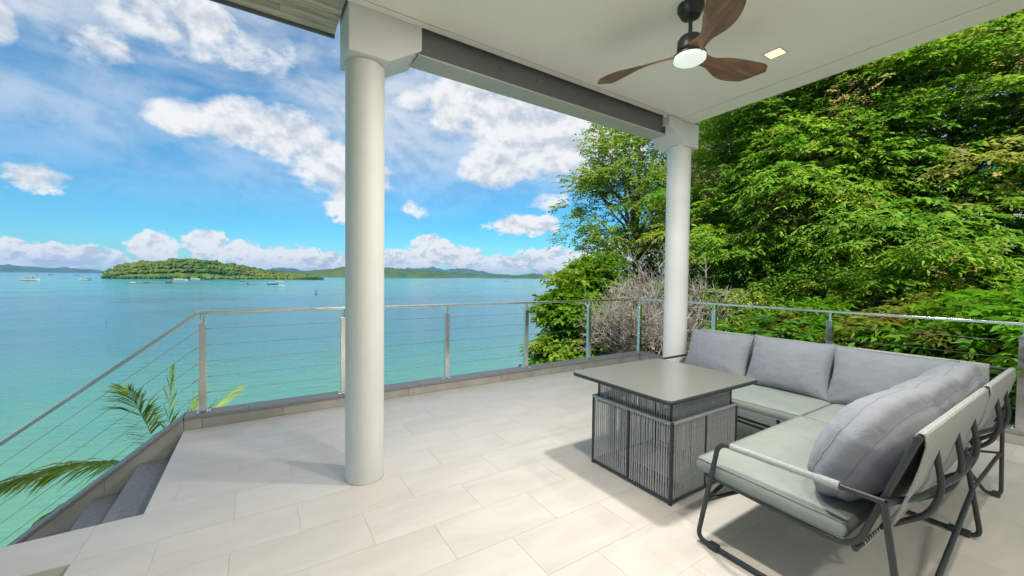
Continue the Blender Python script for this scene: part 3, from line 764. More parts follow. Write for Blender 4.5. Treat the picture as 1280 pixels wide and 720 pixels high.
for y in (.95, 1.6, 2.25): T([(XRR, y, .35), (XRR+.17, y, .50), (XRR+.205, y, .62), (XTOP-.008, y, .82)], R1*.95, 'back_support', sofaL, rnd=.12)
T([(XFR, 1.5, .36), (XFR+.12, 1.5, .016), (XTOP, 1.5, .016), (XTOP-.06, 1.5, .58)], R1, 'leg_loop', sofaL, 'frame_brown', rnd=.05)
T([(3.62, 1.25, .25), (3.62, YF, .30)], R1*.8, 'under_rail', sofaL, 'frame_brown', rnd=0)
T([(3.72, 1.25, .17), (3.72, YF, .24)], R1*.8, 'under_rail', sofaL, 'frame_brown', rnd=0)
sling(XM+.035, XTOP-.02, sofaL); sling(.52, YF-.03, sofaL, flip=True)
lacing((XFR, 1.36, .385), (XFR, 2.6, .385), sofaL, 46)

# ---------------- cushions (loose things lying on the sofas)
def cushion(name, label, cat, w_, h_, t_, edge, mtx, mname, group=None, seedv=0, pinch=.04, wr=.010, pn=2.6, pipe=True, NU=30, NV=24, rc=.0, gb=.16):
    """w_ x h_ pad, thickness t_ in the middle and 'edge' at the gusset; local x = width, y = height, z = thickness"""
    def wob(u, v_, k):
        q = Vector((u*2.6+seedv*7.3, v_*2.6-seedv*3.1, k*5.7))
        e_ = max(abs(u), abs(v_)); ang = math.atan2(v_, u)
        return wr*(mnoise.noise(q*.8)*.9 + mnoise.noise(q*2.3)*.5) + wr*1.0*e_**3*mnoise.noise(Vector((ang*7+seedv, e_*1.2, k*3.3)))
    def pos(u, v_, side):
        bu = max(0, 1-abs(u)**pn); bv = max(0, 1-abs(v_)**pn)
        b_ = (bu*bv)**.55
        x = w_/2*u*(1 - pinch*(1-v_*v_)*abs(u)**2); y = h_/2*v_*(1 - pinch*(1-u*u)*abs(v_)**2)
        if rc:
            cr_ = max(0, abs(u)+abs(v_)-1.55)/.45; x *= 1-rc*cr_; y *= 1-rc*cr_
        z = side*(edge/2 + (t_-edge)/2*b_) + side*wob(u, v_, side)*(.35+.65*b_)
        return (x, y, z)
    # ease parameters so that rows bunch up near the edge
    ez = lambda a: math.sin(a*math.pi/2)*.35 + a*.65
    us = [ez(-1+2*i/NU) for i in range(NU+1)]; vs_ = [ez(-1+2*j/NV) for j in range(NV+1)]
    v = []; f = []; idx = {}
    for side in (1, -1):
        for i, u in enumerate(us):
            for j, q in enumerate(vs_):
                idx[(side, i, j)] = len(v); v.append(pos(u, q, side))
        for i in range(NU):
            for j in range(NV):
                a = (idx[(side, i, j)], idx[(side, i+1, j)], idx[(side, i+1, j+1)], idx[(side, i, j+1)]); f.append(a if side == 1 else a[::-1])
    per = [(i, 0) for i in range(NU)] + [(NU, j) for j in range(NV)] + [(i, NV) for i in range(NU, 0, -1)] + [(0, j) for j in range(NV, 0, -1)]
    G = 6; rows = []
    for k in range(1, G):
        row = []
        for (i, j) in per:
            a = Vector(v[idx[(1, i, j)]]); b_ = Vector(v[idx[(-1, i, j)]]); p_ = a.lerp(b_, k/G)
            out = Vector((p_.x/(w_/2), p_.y/(h_/2), 0)); out = Vector((out.x**5, out.y**5, 0))
            out = out.normalized() if out.length > 1e-6 else out
            bul = math.sin(math.pi*k/G)*edge*gb
            row.append(len(v)); v.append(tuple(p_ + out*bul))
        rows.append(row)
    rows = [[idx[(1, i, j)] for i, j in per]] + rows + [[idx[(-1, i, j)] for i, j in per]]
    n_ = len(per)
    for r0, r1 in zip(rows[:-1], rows[1:]):
        for k in range(n_): f.append((r0[k], r1[k], r1[(k+1) % n_], r0[(k+1) % n_]))
    me = MB().add(v, f).mesh(name, mname)
    me.polygons.foreach_set('use_smooth', [True]*len(me.polygons))
    o = bpy.data.objects.new(name, me); COL.objects.link(o); o.matrix_world = mtx; tag(o, label, cat, group)
    sb = o.modifiers.new('smooth', 'SUBSURF'); sb.levels = 1; sb.render_levels = 1
    if pipe:
        for row in (rows[0], rows[-1]):
            pm = MB().tube([v[q] for q in row], .0034, 6, closed=True).mesh('piping', 'piping_fabric' if mname == 'back_fabric_cool_light' else mname, smooth=True)
            q = bpy.data.objects.new('piping', pm); COL.objects.link(q); q.parent = o
    return o
def basis(cx, cy, cz, xa, ya):
    xa = Vector(xa).normalized(); ya = Vector(ya); ya = (ya - xa*ya.dot(xa)).normalized(); za = xa.cross(ya)
    m_ = Matrix((xa, ya, za)).transposed().to_4x4(); m_.translation = (cx, cy, cz); return m_
SEATZ = .418
def seat(x0, x1, y0, y1, label, sv, tilt=0.0):
    cushion('seat_cushion', label, 'cushion', x1-x0, y1-y0, .10, .074, basis((x0+x1)/2, (y0+y1)/2, SEATZ, (1, 0, 0), (0, 1, tilt)), 'seat_fabric_green_light', 'flat sofa seat cushions', sv, pinch=.006, wr=.003, pn=6, pipe=True, rc=.012)
seat(2.14, 3.503, .635, 1.325, 'flat grey seat cushion with reflected green light in its colour beside the rope wrapped armrest', 1, .03)
seat(3.513, 4.22, .60, 1.322, 'flat grey seat cushion with reflected green light in its colour in the corner of the sofa', 2)
seat(3.507, 4.22, 1.332, 2.755, 'long flat grey seat cushion with reflected green light in its colour behind the table', 3)
# cushions on the tree side, leaning back (+X)
lean = Vector((.40, 0, .92))
for k, (yc, w_, lab) in enumerate(((2.405, .70, 'grey back cushion with cool light in its colour at the far sofa end nearest the column'),
                               (1.715, .70, 'grey back cushion with cool light in its colour in the middle of the long sofa side'),
                               (1.02, .74, 'grey back cushion with cool light in its colour on the long sofa side next to the corner'))):
    dz = (.0, .012, .0)[k]
    cushion('back_cushion', lab, 'cushion', w_, .51, .235, .026, basis(4.215+.01*k, yc, .688+dz, (.03*(k-1), -1, .012*(1-k)), (lean.x, 0, lean.z)), 'back_fabric_cool_light', 'loose sofa back cushions', 10+k, pinch=.075, wr=.015, pn=2.0, pipe=True)
# puffy boxed cushions on the near side, leaning back (-Y)
for k, (xc, w_, lab) in enumerate(((2.545, .655, 'puffy grey back cushion with cool light in its colour beside the rope wrapped armrest'),
                               (3.215, .655, 'puffy grey back cushion with cool light in its colour in the middle of the near sofa row'),
                               (3.845, .60, 'puffy grey back cushion with cool light in its colour tucked into the sofa corner'))):
    cushion('back_cushion', lab, 'cushion', w_, .47, .33, .11, basis(xc, .65+.012*(k%2), .695+.012*(1-k%2), (1, .07*(k-1), .03*(1-k)), (.03*(k-1), -.42-.05*(k%2), .90)), 'back_fabric_cool_light', 'loose sofa back cushions', 20+k, pinch=-.11, wr=.012, pn=2.0, pipe=True, rc=.14, gb=.34, NU=44, NV=36)

# ================================================================== VEGETATION
rng = np.random.default_rng(11)
def nrm(a): return a/np.maximum(1e-9, np.linalg.norm(a, axis=-1, keepdims=True))
def leaf_sprays(C, D, tint, L, nleaf, ll, lw, droop, open_=.8, hang=.3, jitter=.25):
    """pinnate sprays: base C, direction D (N,3); returns verts, quads, colours"""
    N = len(C); up = np.array([0, 0, 1.0]); D = nrm(D)
    lat = nrm(np.cross(D, up) + 1e-4); Ls = L*(.7+.6*rng.random((N, 1)))
    VV = []; CC = []
    for k in range(nleaf):
        t_ = (k+1)/nleaf; base = C + D*Ls*t_ + up*(-droop*Ls*t_*t_)
        sd_ = 1 if k % 2 else -1
        if k == nleaf-1: ld = D + up*(-droop*1.4) + rng.normal(0, .15, (N, 3))
        else: ld = D*(.5+.2*rng.random((N, 1))) + lat*sd_*open_ + up*(-hang) + rng.normal(0, jitter, (N, 3))
        ld = nrm(ld); nn = nrm(up + rng.normal(0, .45, (N, 3))); wv = nrm(np.cross(ld, nn)); n2 = nrm(np.cross(wv, ld))
        l_ = ll*(.7+.6*rng.random((N, 1))); w_ = lw*(.75+.5*rng.random((N, 1)))
        q = np.stack([base, base + ld*l_*.45 + wv*w_ + n2*w_*.5, base + ld*l_ - up*l_*.12, base + ld*l_*.45 - wv*w_ + n2*w_*.5], 1)
        VV.append(q); j = 1 + rng.normal(0, .13, (N, 1, 1)); c_ = np.repeat(tint[:, None, :]*j, 4, 1); CC.append(c_)
    V = np.concatenate(VV).reshape(-1, 3); Cc = np.clip(np.concatenate(CC).reshape(-1, 3), .004, .9)
    return V, np.arange(len(V)).reshape(-1, 4), Cc
def tints(N, palette, wts):
    p_ = np.array(palette); i = rng.choice(len(p_), N, p=np.array(wts)/sum(wts)); return p_[i]*(1+rng.normal(0, .12, (N, 1)))
GREEN = [(.145, .30, .04), (.205, .375, .045), (.275, .425, .05), (.115, .245, .04), (.38, .40, .07), (.48, .33, .17)]
def limb(mb, a, b, r0, r1, wig=.25, n=6):
    a, b = Vector(a), Vector(b); pts = []; rs = []
    for i in range(n+1):
        u = i/n; p_ = a.lerp(b, u); L_ = (b-a).length
        k = math.sin(math.pi*u)*wig*L_*.25
        p_ += Vector((mnoise.noise(p_*1.3+Vector((9, 0, 0))), mnoise.noise(p_*1.3+Vector((0, 9, 0))), mnoise.noise(p_*1.3)*.6+.25))*k
        pts.append(p_); rs.append(r0+(r1-r0)*u)
    mb.tube(pts, rs, 7); return pts
def tree(name, label, base, cen, rads, ncl, per, clr, leaf, palette, wts, flat=.55, inner=.25, group=None, nlimb=16, tr=.16, outer=.55, gaps=None, cat='tree', flowers=0):
    base = Vector(base); root = empty(name, base, label, cat, group)
    L, nl, ll, lw, droop, opn, hang = leaf
    # clumps mostly near the crown's surface
    d_ = nrm(rng.normal(0, 1, (ncl, 3))); rr = outer + (1-outer)*rng.random((ncl, 1))**.6
    bump_ = 1 + .18*np.sin(d_[:, :1]*5+2*d_[:, 1:2]*4)
    CL = np.array(cen) + d_*rr*np.array(rads)*bump_; CRd = clr*(.65+.7*rng.random(ncl))
    if gaps:
        keep = np.ones(ncl, bool)
        for gp, gr in gaps: keep &= np.linalg.norm(CL-np.array(gp), axis=1) > gr
        CL, CRd = CL[keep], CRd[keep]; ncl = len(CL)
    ctint = tints(ncl, palette, wts)
    idx = np.repeat(np.arange(ncl), per); N = len(idx)
    dd = nrm(rng.normal(0, 1, (N, 3))); dd[:, 2] = np.abs(dd[:, 2])*1.0 - .25
    r_ = rng.random((N, 1))**.45
    off = dd*r_*CRd[idx][:, None]*np.array([1, 1, flat]); C = CL[idx] + off
    outw = nrm(CL - np.array(cen)); D = nrm(off)*.9 + outw[idx]*.5 + rng.normal(0, .3, (N, 3)); D[:, 2] = D[:, 2]*.6 + .05
    tn = ctint[idx]*.55 + tints(N, palette, wts)*.45
    ni = int(N*inner); di = nrm(rng.normal(0, 1, (ni, 3))); Ci = np.array(cen) + di*rng.random((ni, 1))**.5*np.array(rads)*.9
    if gaps and ni:
        k2 = np.ones(ni, bool)
        for gp, gr in gaps: k2 &= np.linalg.norm(Ci-np.array(gp), axis=1) > gr
        Ci, di = Ci[k2], di[k2]; ni = len(Ci)
    C = np.concatenate([C, Ci]); D = np.concatenate([D, di + rng.normal(0, .4, (ni, 3))]); tn = np.concatenate([tn, tints(ni, palette[:2]+palette[3:4], [1, 1, 1])])
    V, F, cc = leaf_sprays(C, D, tn, L, nl, ll, lw, droop, opn, hang)
    cr = np_mesh('crown', V, F, 'leaf', cc, root); cr['kind'] = 'stuff'
    if flowers:
        fi = rng.permutation(ncl)[:flowers]; ii = np.repeat(fi, 26); nf_ = len(ii)
        Cf = CL[ii] + rng.normal(0, .16, (nf_, 3)) + outw[ii]*CRd[ii][:, None]*.75 + np.array([0, 0, .12])
        Vf, Ff, cf = leaf_sprays(Cf, rng.normal(0, 1, (nf_, 3)) + np.array([0, 0, .6]), tints(nf_, [(.62, .40, .30), (.52, .36, .22), (.50, .30, .24), (.42, .36, .16)], [3, 2, 2, 2]), .14, 7, .055, .016, .1, .9, 0)
        bl = np_mesh('blossom', Vf, Ff, 'leaf', cf, root); bl['kind'] = 'stuff'
    mb = MB(); top = Vector(cen) + Vector((0, 0, rads[2]*.45)); tp = limb(mb, base - Vector((0, 0, .3)), top, tr, tr*.25, .12, 10)
    far_i = rng.permutation(ncl)[:nlimb]
    for i in far_i:
        c_ = Vector(CL[i]); k = min(len(tp)-2, max(2, int(len(tp)*(.25+.6*max(0, min(1, (c_.z-base.z)/(top.z-base.z+.01)-.25)))))); st = tp[k]
        mid = limb(mb, st, c_, tr*.42, .012, .5, 7)
        for q in range(2):
            j = int(rng.integers(0, ncl)); e = Vector(CL[j])
            if (e-mid[4]).length < 2.2: limb(mb, mid[4], e, .022, .006, .5, 5)
    mb.build('trunk', 'bark', root, smooth=True)
    return root
def gz(x, y): return land_z(x, y)
LEAF_A = (.34, 10, .118, .0195, .40, .8, .30)
G1 = 'big trees beyond the railing'
p = at(1130, 288, 10.6)
tree('broadleaf_tree', 'dense green tree with drooping compound leaves behind the sofa corner', (11.9, 1.9, gz(11.9, 1.9)), (11.2, 1.9, 2.9), (2.5, 2.5, 4.7), 290, 70, .78, LEAF_A, GREEN, (4.5, 5, 4, 2, 2.2, .8), gaps=[(tuple(at(1128, 285, 9.6)), .75), (tuple(at(1165, 290, 11.5)), .7), (tuple(at(1085, 285, 11)), .55)], tr=.2, inner=.10, nlimb=26, flowers=105)
tree('broadleaf_tree', 'dense green tree with rusty new leaves growing next to the dead bush', (10.6, 4.9, gz(10.6, 4.9)), (10.3, 4.6, 2.5), (2.0, 2.1, 4.3), 225, 66, .70, LEAF_A, GREEN, (4, 5, 4, 2, 2.4, 1.0), tr=.17, inner=.12, nlimb=22, flowers=70)
tree('broadleaf_tree', 'dense green tree with drooping leaves growing at the house end of the railing', (11.4, -2.2, gz(11.4, -2.2)), (11.0, -1.9, 2.8), (2.5, 2.4, 4.6), 200, 56, .82, LEAF_A, GREEN, (4, 5, 4, 3, 2, .7), tr=.18, inner=.12, nlimb=18, flowers=50)
tree('broadleaf_tree', 'low spreading green tree filling the space under the taller crowns', (9.6, 3.1, gz(9.6, 3.1)), (9.2, 2.7, .2), (1.5, 3.0, 1.5), 120, 64, .62, LEAF_A, GREEN, (4, 5, 5, 2, 2.5, .7), tr=.10, inner=.2, nlimb=14)
tree('broadleaf_tree', 'narrow upright green tree squeezed between the two dense crowns', (9.7, 3.5, gz(9.7, 3.5)), (9.75, 3.4, 3.7), (1.15, 1.2, 2.5), 90, 62, .62, LEAF_A, GREEN, (4, 5, 4, 2, 2.4, .8), tr=.10, inner=.15, nlimb=12, flowers=30)
# airy taller tree beyond the corner
AIRY = [(.13, .235, .035), (.19, .30, .045), (.27, .32, .06), (.08, .16, .03), (.34, .33, .11)]
tree('airy_tree', 'tall airy tree with small round leaves standing beyond the terrace corner', (11.9, 10.4, gz(11.9, 10.4)), (11.7, 9.7, 4.0), (2.4, 2.9, 4.5), 200, 36, .58, (.28, 6, .10, .033, .25, .8, .2), AIRY, (4, 4, 3, 2, 1.4), flat=.8, inner=.05, tr=.17, nlimb=44, outer=.25)
tree('airy_tree', 'slender leafy tree growing in the gap between the airy tree and the dense one', (13.6, 7.9, gz(13.6, 7.9)), (13.4, 7.6, 3.2), (1.9, 2.1, 4.6), 80, 30, .6, (.32, 6, .13, .042, .3, .8, .2), AIRY, (4, 3, 2, 3, 1), flat=.8, inner=.1, tr=.12, nlimb=24, outer=.3)
BRIGHT = [(.10, .24, .014), (.15, .30, .018), (.20, .32, .025), (.06, .15, .014), (.26, .30, .04)]
c_ = at(712, 408, 9.6)
tree('leafy_shrub', 'bright green leafy shrub growing against the seaward end of the railing', (c_.x, c_.y, gz(c_.x, c_.y)), (c_.x, c_.y, c_.z-.55), (.62, .62, 1.55), 80, 34, .36, (.20, 5, .14, .042, .3, .8, .25), BRIGHT, (3, 4, 3, 2, 1.2), flat=.75, inner=.25, tr=.06, nlimb=12, outer=.45, cat='shrub')
c_ = at(738, 362, 11.5)
tree('leafy_shrub', 'bright green leafy shrub at the foot of the airy tree', (c_.x, c_.y, gz(c_.x, c_.y)), (c_.x, c_.y, c_.z-.3), (.75, .75, 1.2), 60, 32, .38, (.22, 5, .14, .042, .3, .8, .25), BRIGHT, (3, 4, 2, 3, 1.2), flat=.75, inner=.25, tr=.06, nlimb=10, outer=.45, cat='shrub')
# understory with larger leaves just outside the railing
UND = [(.09, .25, .018), (.13, .31, .02), (.06, .17, .016), (.21, .27, .03), (.24, .14, .05)]
pb = at(775, 452, 10.2)
us_ = [(pb.x, pb.y, .0, 'low leafy green plant under the seaward side of the dead bush'), (7.15, .55, .55, 'broad leafed green plant right behind the end post of the railing'), (7.35, 1.55, .35, 'broad leafed green plant behind the railing near the sofa corner'),
       (7.2, 2.6, .15, 'broad leafed green plant behind the middle of the tree side railing'), (7.5, 3.6, .05, 'broad leafed green plant behind the railing beside the dead bush'), (7.3, -.5, .55, 'broad leafed green plant behind the railing near the house')]
for (x, y, z, lab) in us_:
    tree('leafy_plant', lab, (x, y, gz(x, y)), (x, y, z), (.7, .62, .75), 38, 34, .34, (.34, 11, .14, .024, .45, .8, .3), UND, (4, 4, 3, 1.3, .6), flat=.7, inner=.3, tr=.03, nlimb=8, outer=.4, cat='plant')

# dead, bare bush: tangled pale twigs
def dead_bush():
    b0 = at(815, 470, 9.2); b0.z = gz(b0.x, b0.y)
    root = empty('dead_bush', b0, 'bare dead bush with a tangle of pale grey twigs outside the terrace corner', 'bush')
    side = Vector((-_f.y*0+_r.x, _r.y, 0)); rr = random.Random(5)
    big = MB(); fine = MB()
    def grow(p, d, L, r, lev):
        n = 5 if lev < 2 else 4; pts = [p.copy()]; rs = [r]; q = p.copy(); dd = d.copy()
        bend = Vector((rr.uniform(-1, 1), rr.uniform(-1, 1), rr.uniform(-.6, .9)))*.34
        for i in range(n):
            dd = (dd + bend/n*1.6 + Vector((rr.uniform(-1, 1), rr.uniform(-1, 1), rr.uniform(-1, 1)))*.13).normalized()
            q = q + dd*L/n; pts.append(q.copy()); rs.append(r*(1-.62*(i+1)/n))
        (big if lev < 2 else fine).tube(pts, rs, 5 if lev < 2 else 4, cap=False)
        if lev >= 4: return
        kids = (7, 5, 4, 2)[lev]
        for k in range(kids):
            u = rr.uniform(.25, 1.0); j = min(n-1, int(u*n)); pp = pts[j].lerp(pts[j+1], u*n-j) if j < n else pts[-1]
            ax_ = (pts[j+1]-pts[j]).normalized(); o_ = Vector((rr.uniform(-1, 1), rr.uniform(-1, 1), rr.uniform(-.55, .9)))
            o_ = (o_ - ax_*o_.dot(ax_)).normalized(); nd = (ax_*.75 + o_*rr.uniform(.4, .85)).normalized()
            grow(pp, nd, L*rr.uniform(.48, .72), max(.0048, r*.58), lev+1)
    for k in range(13):
        sgn = rr.uniform(-1.15, .45); dep = rr.uniform(-.5, .5)
        d = (_r*sgn*.9 + _f*dep*.6 + Vector((0, 0, rr.uniform(.55, 1.2)))).normalized()
        grow(b0 + _r*sgn*.25 + Vector((0, 0, rr.uniform(0, .25))), d, rr.uniform(1.05, 1.55), .026, 0)
    big.build('branches', 'dead_twig', root); o = fine.build('twigs', 'dead_twig', root); o['kind'] = 'stuff'
dead_bush()

# young coconut palm behind the steps
def palm():
    c0 = onY(208, 592, 6.35); gb = Vector((c0.x+.1, c0.y+.2, gz(c0.x, c0.y)))
    root = empty('palm_tree', gb, 'young coconut palm with feathery fronds rising behind the steps', 'palm')
    mb = MB(); pts = [gb.lerp(c0, i/10) + Vector((.12*math.sin(i*.5), 0, 0)) for i in range(11)]
    pts[-1] = c0.copy(); mb.tube(pts, [.14-.006*i for i in range(11)], 10); mb.build('trunk', 'bark', root, smooth=True)
    def frond(tip, rise, seedv, n=34, ll=.42, hang=.55, fold=0.0, roll=0.0):
        rr = np.random.default_rng(seedv); a = np.array(c0); b = np.array(tip); u = np.linspace(0, 1, n+6)[:, None]
        P = a*(1-u)+b*u; P[:, 2:3] += rise*4*u*(1-u)*(1-.35*u); P = P + 0
        L_ = np.linalg.norm(b-a); Tn = nrm(np.gradient(P, axis=0)); up = np.array([0, 0, 1.0])
        VV = []; CC = []
        st = 5
        for sgn in (1, -1):
            for i in range(st, n+6):
                t_ = (i-st)/(n+5-st); l0 = nrm(np.cross(Tn[i], up)[None])[0]; lat = (l0*math.cos(roll) + np.cross(Tn[i], l0)*math.sin(roll))*sgn
                l_ = ll*(math.sin(math.pi*(.12+.80*t_))**.7)*(.85+.3*rr.random())
                d = Tn[i]*(.55+.6*t_) + lat*(.9-.45*t_)*(1-fold) + up*(-hang*(.4+.5*rr.random()) + fold*.5) + rr.normal(0, .10, 3); d = d/np.linalg.norm(d)
                wv = np.cross(d, up*.7+lat*.5); wv = wv/np.linalg.norm(wv)*.0105
                p0 = P[i]; m1 = p0 + d*l_*.5; tp_ = p0 + d*l_ + up*(-l_*.28*hang*1.6)
                VV.append([p0-wv*.4, p0+wv*.4, m1+wv, m1-wv]); VV.append([m1-wv, m1+wv, tp_+wv*.12, tp_-wv*.12])
                c_ = np.array([(.28, .37, .07), (.37, .42, .09), (.19, .29, .06), (.48, .43, .16)][rr.choice(4, p=[.4, .3, .2, .1])])*(1+rr.normal(0, .1)); CC += [c_]*8
        rc_ = MB().tube([tuple(q) for q in P], [.017*(1-.85*i/(n+5)) for i in range(n+6)], 5)
        V = np.array(VV).reshape(-1, 3); F = np.arange(len(V)).reshape(-1, 4)
        fr = np_mesh('frond', V, F, 'leaf', np.array(CC), root); o = rc_.build('rachis', 'stem_green', None, smooth=True)
        o.parent = fr; o.matrix_parent_inverse = Matrix.Translation(root.location).inverted()
        return fr
    frond(onY(158, 486, 6.15), .08, 1, n=84, ll=.44, hang=.5, roll=.6); frond(onY(4, 604, 6.1), .22, 2, n=92, ll=.42, hang=.40, roll=.55)
    frond(onY(214, 462, 6.5), .05, 3, n=26, ll=.26, hang=.1, fold=.5); frond(onY(252, 484, 6.7), .06, 4, n=26, ll=.28, hang=.15, fold=.4)
    frond(onY(296, 486, 6.9), .16, 5, n=28, ll=.30, hang=.3, fold=.2); frond(onY(52, 646, 5.9), .12, 6, ll=.3, hang=.7)
    frond(c0+Vector((1.2, 1.0, -.5)), .4, 8, hang=.9); frond(c0+Vector((.2, 1.6, -.4)), .45, 9, hang=.9); frond(c0+Vector((-1.0, 1.3, -.5)), .3, 10, hang=.9)
palm()

# ================================================================== ISLANDS, FAR HILLS, BOATS
def hgt(prof, u):
    for (a, ha), (b, hb) in zip(prof[:-1], prof[1:]):
        if a <= u <= b: k = (u-a)/(b-a); k = k*k*(3-2*k); return ha+(hb-ha)*k
    return 0
def land_strip(name, label, prof, dist, depth, m_, rough, res=160, cat='hills', kind='structure'):
    """prof: (pixel x, pixel height above its waterline); built as a real ridge 'depth' metres deep at 'dist' metres from the camera"""
    x0, x1 = prof[0][0], prof[-1][0]; v = []; f = []; nd = 14
    for i in range(res+1):
        px = x0 + (x1-x0)*i/res; d_ = ray(px, 345); a = math.atan2(d_.x, d_.y); cosv = math.cos(a-YAW)
        H = hgt(prof, px)/F_PX*dist*cosv
        for k in range(nd+1):
            t_ = k/nd; R_ = dist + depth*t_; sh = math.sin(math.pi*min(1, t_*1.0))**.6 if 0 < t_ < 1 else 0
            z = SEA_Z - 1 + (H+1)*sh*(1+.0*t_)
            pxy = Vector((math.sin(a)*R_, math.cos(a)*R_, 0))
            if 0 < t_ < 1: z += rough*sh*(mnoise.noise(pxy*(1.1/rough/3)) + .6*mnoise.noise(pxy*(2.6/rough/3)))*min(1, H/(rough*3+.01))
            v.append((pxy.x, pxy.y, z))
    for i in range(res):
        for k in range(nd): a = i*(nd+1)+k; f.append((a, a+nd+1, a+nd+2, a+1))
    o = MB().add(v, f).build(name, m_, smooth=True); return tag(o, label, cat, kind=kind)
ISL = [(131, 0), (138, 8), (152, 15), (170, 19), (190, 21), (215, 23), (235, 24), (262, 22), (285, 18), (305, 15), (322, 11), (340, 8), (362, 5), (385, 3), (400, 0)]
isl = land_strip('island', 'wooded green island lying offshore behind the moored boats', ISL, 840, 220, 'forest', 5.0, 220, 'island')
land_strip('headland', 'low wooded headland beyond the island', [(318, 0), (345, 7), (375, 6), (402, 9), (430, 13), (470, 13), (500, 12), (520, 9), (548, 6), (570, 0)], 2300, 420, 'forest_far', 9, 160, 'headland')
land_strip('headland', 'long low wooded headland near the horizon', [(470, 4), (500, 9), (535, 9), (560, 7), (600, 5), (630, 4.5), (645, 4), (668, 6.5), (685, 4.5), (697, 0)], 3600, 600, 'forest_far', 12, 160, 'headland')
land_strip('far_hills', 'hazy blue hills on the horizon left of the island', [(-60, 7), (10, 9), (30, 8), (60, 5.5), (80, 6.5), (105, 5), (128, 3), (160, 3), (200, 0)], 11000, 1500, 'forest_far', 45, 90)
land_strip('far_hills', 'hazy blue hills behind the headlands', [(320, 0), (338, 8), (350, 10), (362, 9), (370, 9), (378, 6), (400, 6), (480, 8), (520, 11), (545, 12), (556, 9), (568, 11), (583, 11), (600, 8), (625, 4), (650, 0)], 9000, 1500, 'forest_far', 40, 110)
land_strip('far_hills', 'hazy blue hills on the horizon beside the green shrub', [(680, 0), (700, 6), (720, 9), (760, 9), (820, 12), (900, 8), (1000, 0)], 9500, 1500, 'forest_far', 40, 60)
# forest canopy on the island: lumps of tree crowns
ico = bmesh.new(); bmesh.ops.create_icosphere(ico, subdivisions=2, radius=1); iv = np.array([x.co[:] for x in ico.verts]); ifc = np.array([[q.index for q in x.verts] for x in ico.faces]); ico.free()
me = isl.data; pv = np.empty(len(me.vertices)*3); me.vertices.foreach_get('co', pv); pv = pv.reshape(-1, 3)
front = pv.reshape(-1, 15, 3)[:, 0:11].reshape(-1, 3); front = front[front[:, 2] > SEA_Z-1.2]; front[:, 2] = np.maximum(front[:, 2], SEA_Z+.8)
VV = []; FF = []; n0 = 0
for i in rng.choice(len(front), 4200):
    c_ = front[i] + rng.normal(0, 1.6, 3)*np.array([1, 1, .3]); s_ = rng.uniform(1.3, 3.3)
    q = iv*s_*np.array([1, 1, rng.uniform(.75, 1.15)])*(1+.22*rng.normal(0, 1, (len(iv), 1)))
    VV.append(q + c_ + np.array([0, 0, s_*.2 + rng.uniform(-.3, .9)])); FF.append(ifc + n0); n0 += len(iv)
o = np_mesh('island_forest', np.concatenate(VV), np.concatenate(FF), 'forest'); tag(o, 'dense tree canopy covering the offshore island', 'forest', kind='stuff')

def boat(px, py, lpx, label, style, name='moored_boat', face=None):
    P = onz(px, py, SEA_Z); dep = (P - Vector((0, 0, CAMZ))).dot(CF); L = max(4.0, .85*lpx/F_PX*dep)
    root = empty(name, P, label, 'boat', 'boats moored in the bay')
    ang = (-YAW) + (face if face is not None else random.uniform(-.25, .25)); Wd = L*.24; Hh = L*.055+.3
    mtx = Matrix.Translation(P) @ Matrix.Rotation(ang, 4, 'Z')
    def part(nm, mb, m_, bevel=0):
        o = mb.build(nm, m_, None, bevel=bevel, smooth=False); o.parent = root; o.rotation_euler.z = ang; return o
    n = 12; v = []; f = []
    for i in range(n+1):
        u = i/n; x = (u-.5)*L; wd = Wd/2*(1-(max(0, u-.45)/.55)**2.2)*(.86+.14*min(1, u*6)); sh = Hh*(1+.55*u**3)
        for (yy, zz) in ((-wd, sh), (-wd*.86, sh*.35), (0, -.35), (wd*.86, sh*.35), (wd, sh)): v.append((x, yy, zz))
    for i in range(n):
        for k in range(4): a = i*5+k; f.append((a, a+1, a+6, a+5))
        f.append((i*5+4, i*5, i*5+5, i*5+9))
    f.append((4, 3, 2, 1, 0))
    part('hull', MB().add(v, f), {'dark': 'boat_dark', 'long': 'boat_dark'}.get(style, 'boat_white'))
    if style in ('yacht', 'tour'):
        c0, c1 = (-.30, .18) if style == 'yacht' else (-.42, .25)
        part('cabin', MB().prism([(c0*L, Hh), (c0*L, Hh*2.1), (c1*L*.75, Hh*2.1), (c1*L, Hh)], -Wd*.34, Wd*.34, 'y'), 'boat_white')
        part('window_band', MB().box(c0*L*.95, c1*L*.72, -Wd*.35, Wd*.35, Hh*1.35, Hh*1.85), 'boat_glass')
        part('roof', MB().box(c0*L*1.08, c1*L*.9, -Wd*.42, Wd*.42, Hh*2.1+.02, Hh*2.3), 'boat_white' if style == 'yacht' else 'boat_roof')
        if style == 'yacht': part('mast', MB().tube([(0, 0, Hh*2.3), (0, 0, Hh*4.6)], L*.006, 6), 'boat_white')
    else:
        for sx_ in (-.3, .12):
            for sy_ in (-1, 1): part('roof_pole', MB().tube([(sx_*L, sy_*Wd*.3, Hh), (sx_*L, sy_*Wd*.3, Hh*2.4)], L*.006, 5), 'boat_white')
        part('roof', MB().box(-.34*L, .16*L, -Wd*.4, Wd*.4, Hh*2.4, Hh*2.55), 'boat_roof' if style == 'long' else 'boat_white')
        part('engine', MB().box(-.5*L, -.42*L, -Wd*.12, Wd*.12, Hh*1.05, Hh*1.6), 'boat_dark')
    return root
boat(38, 350.5, 25, 'long white motor yacht with a mast moored left of the island', 'yacht', face=.1)
boat(106, 350, 19, 'low white motor yacht moored between the mast yacht and the island', 'yacht', face=math.pi-.1)
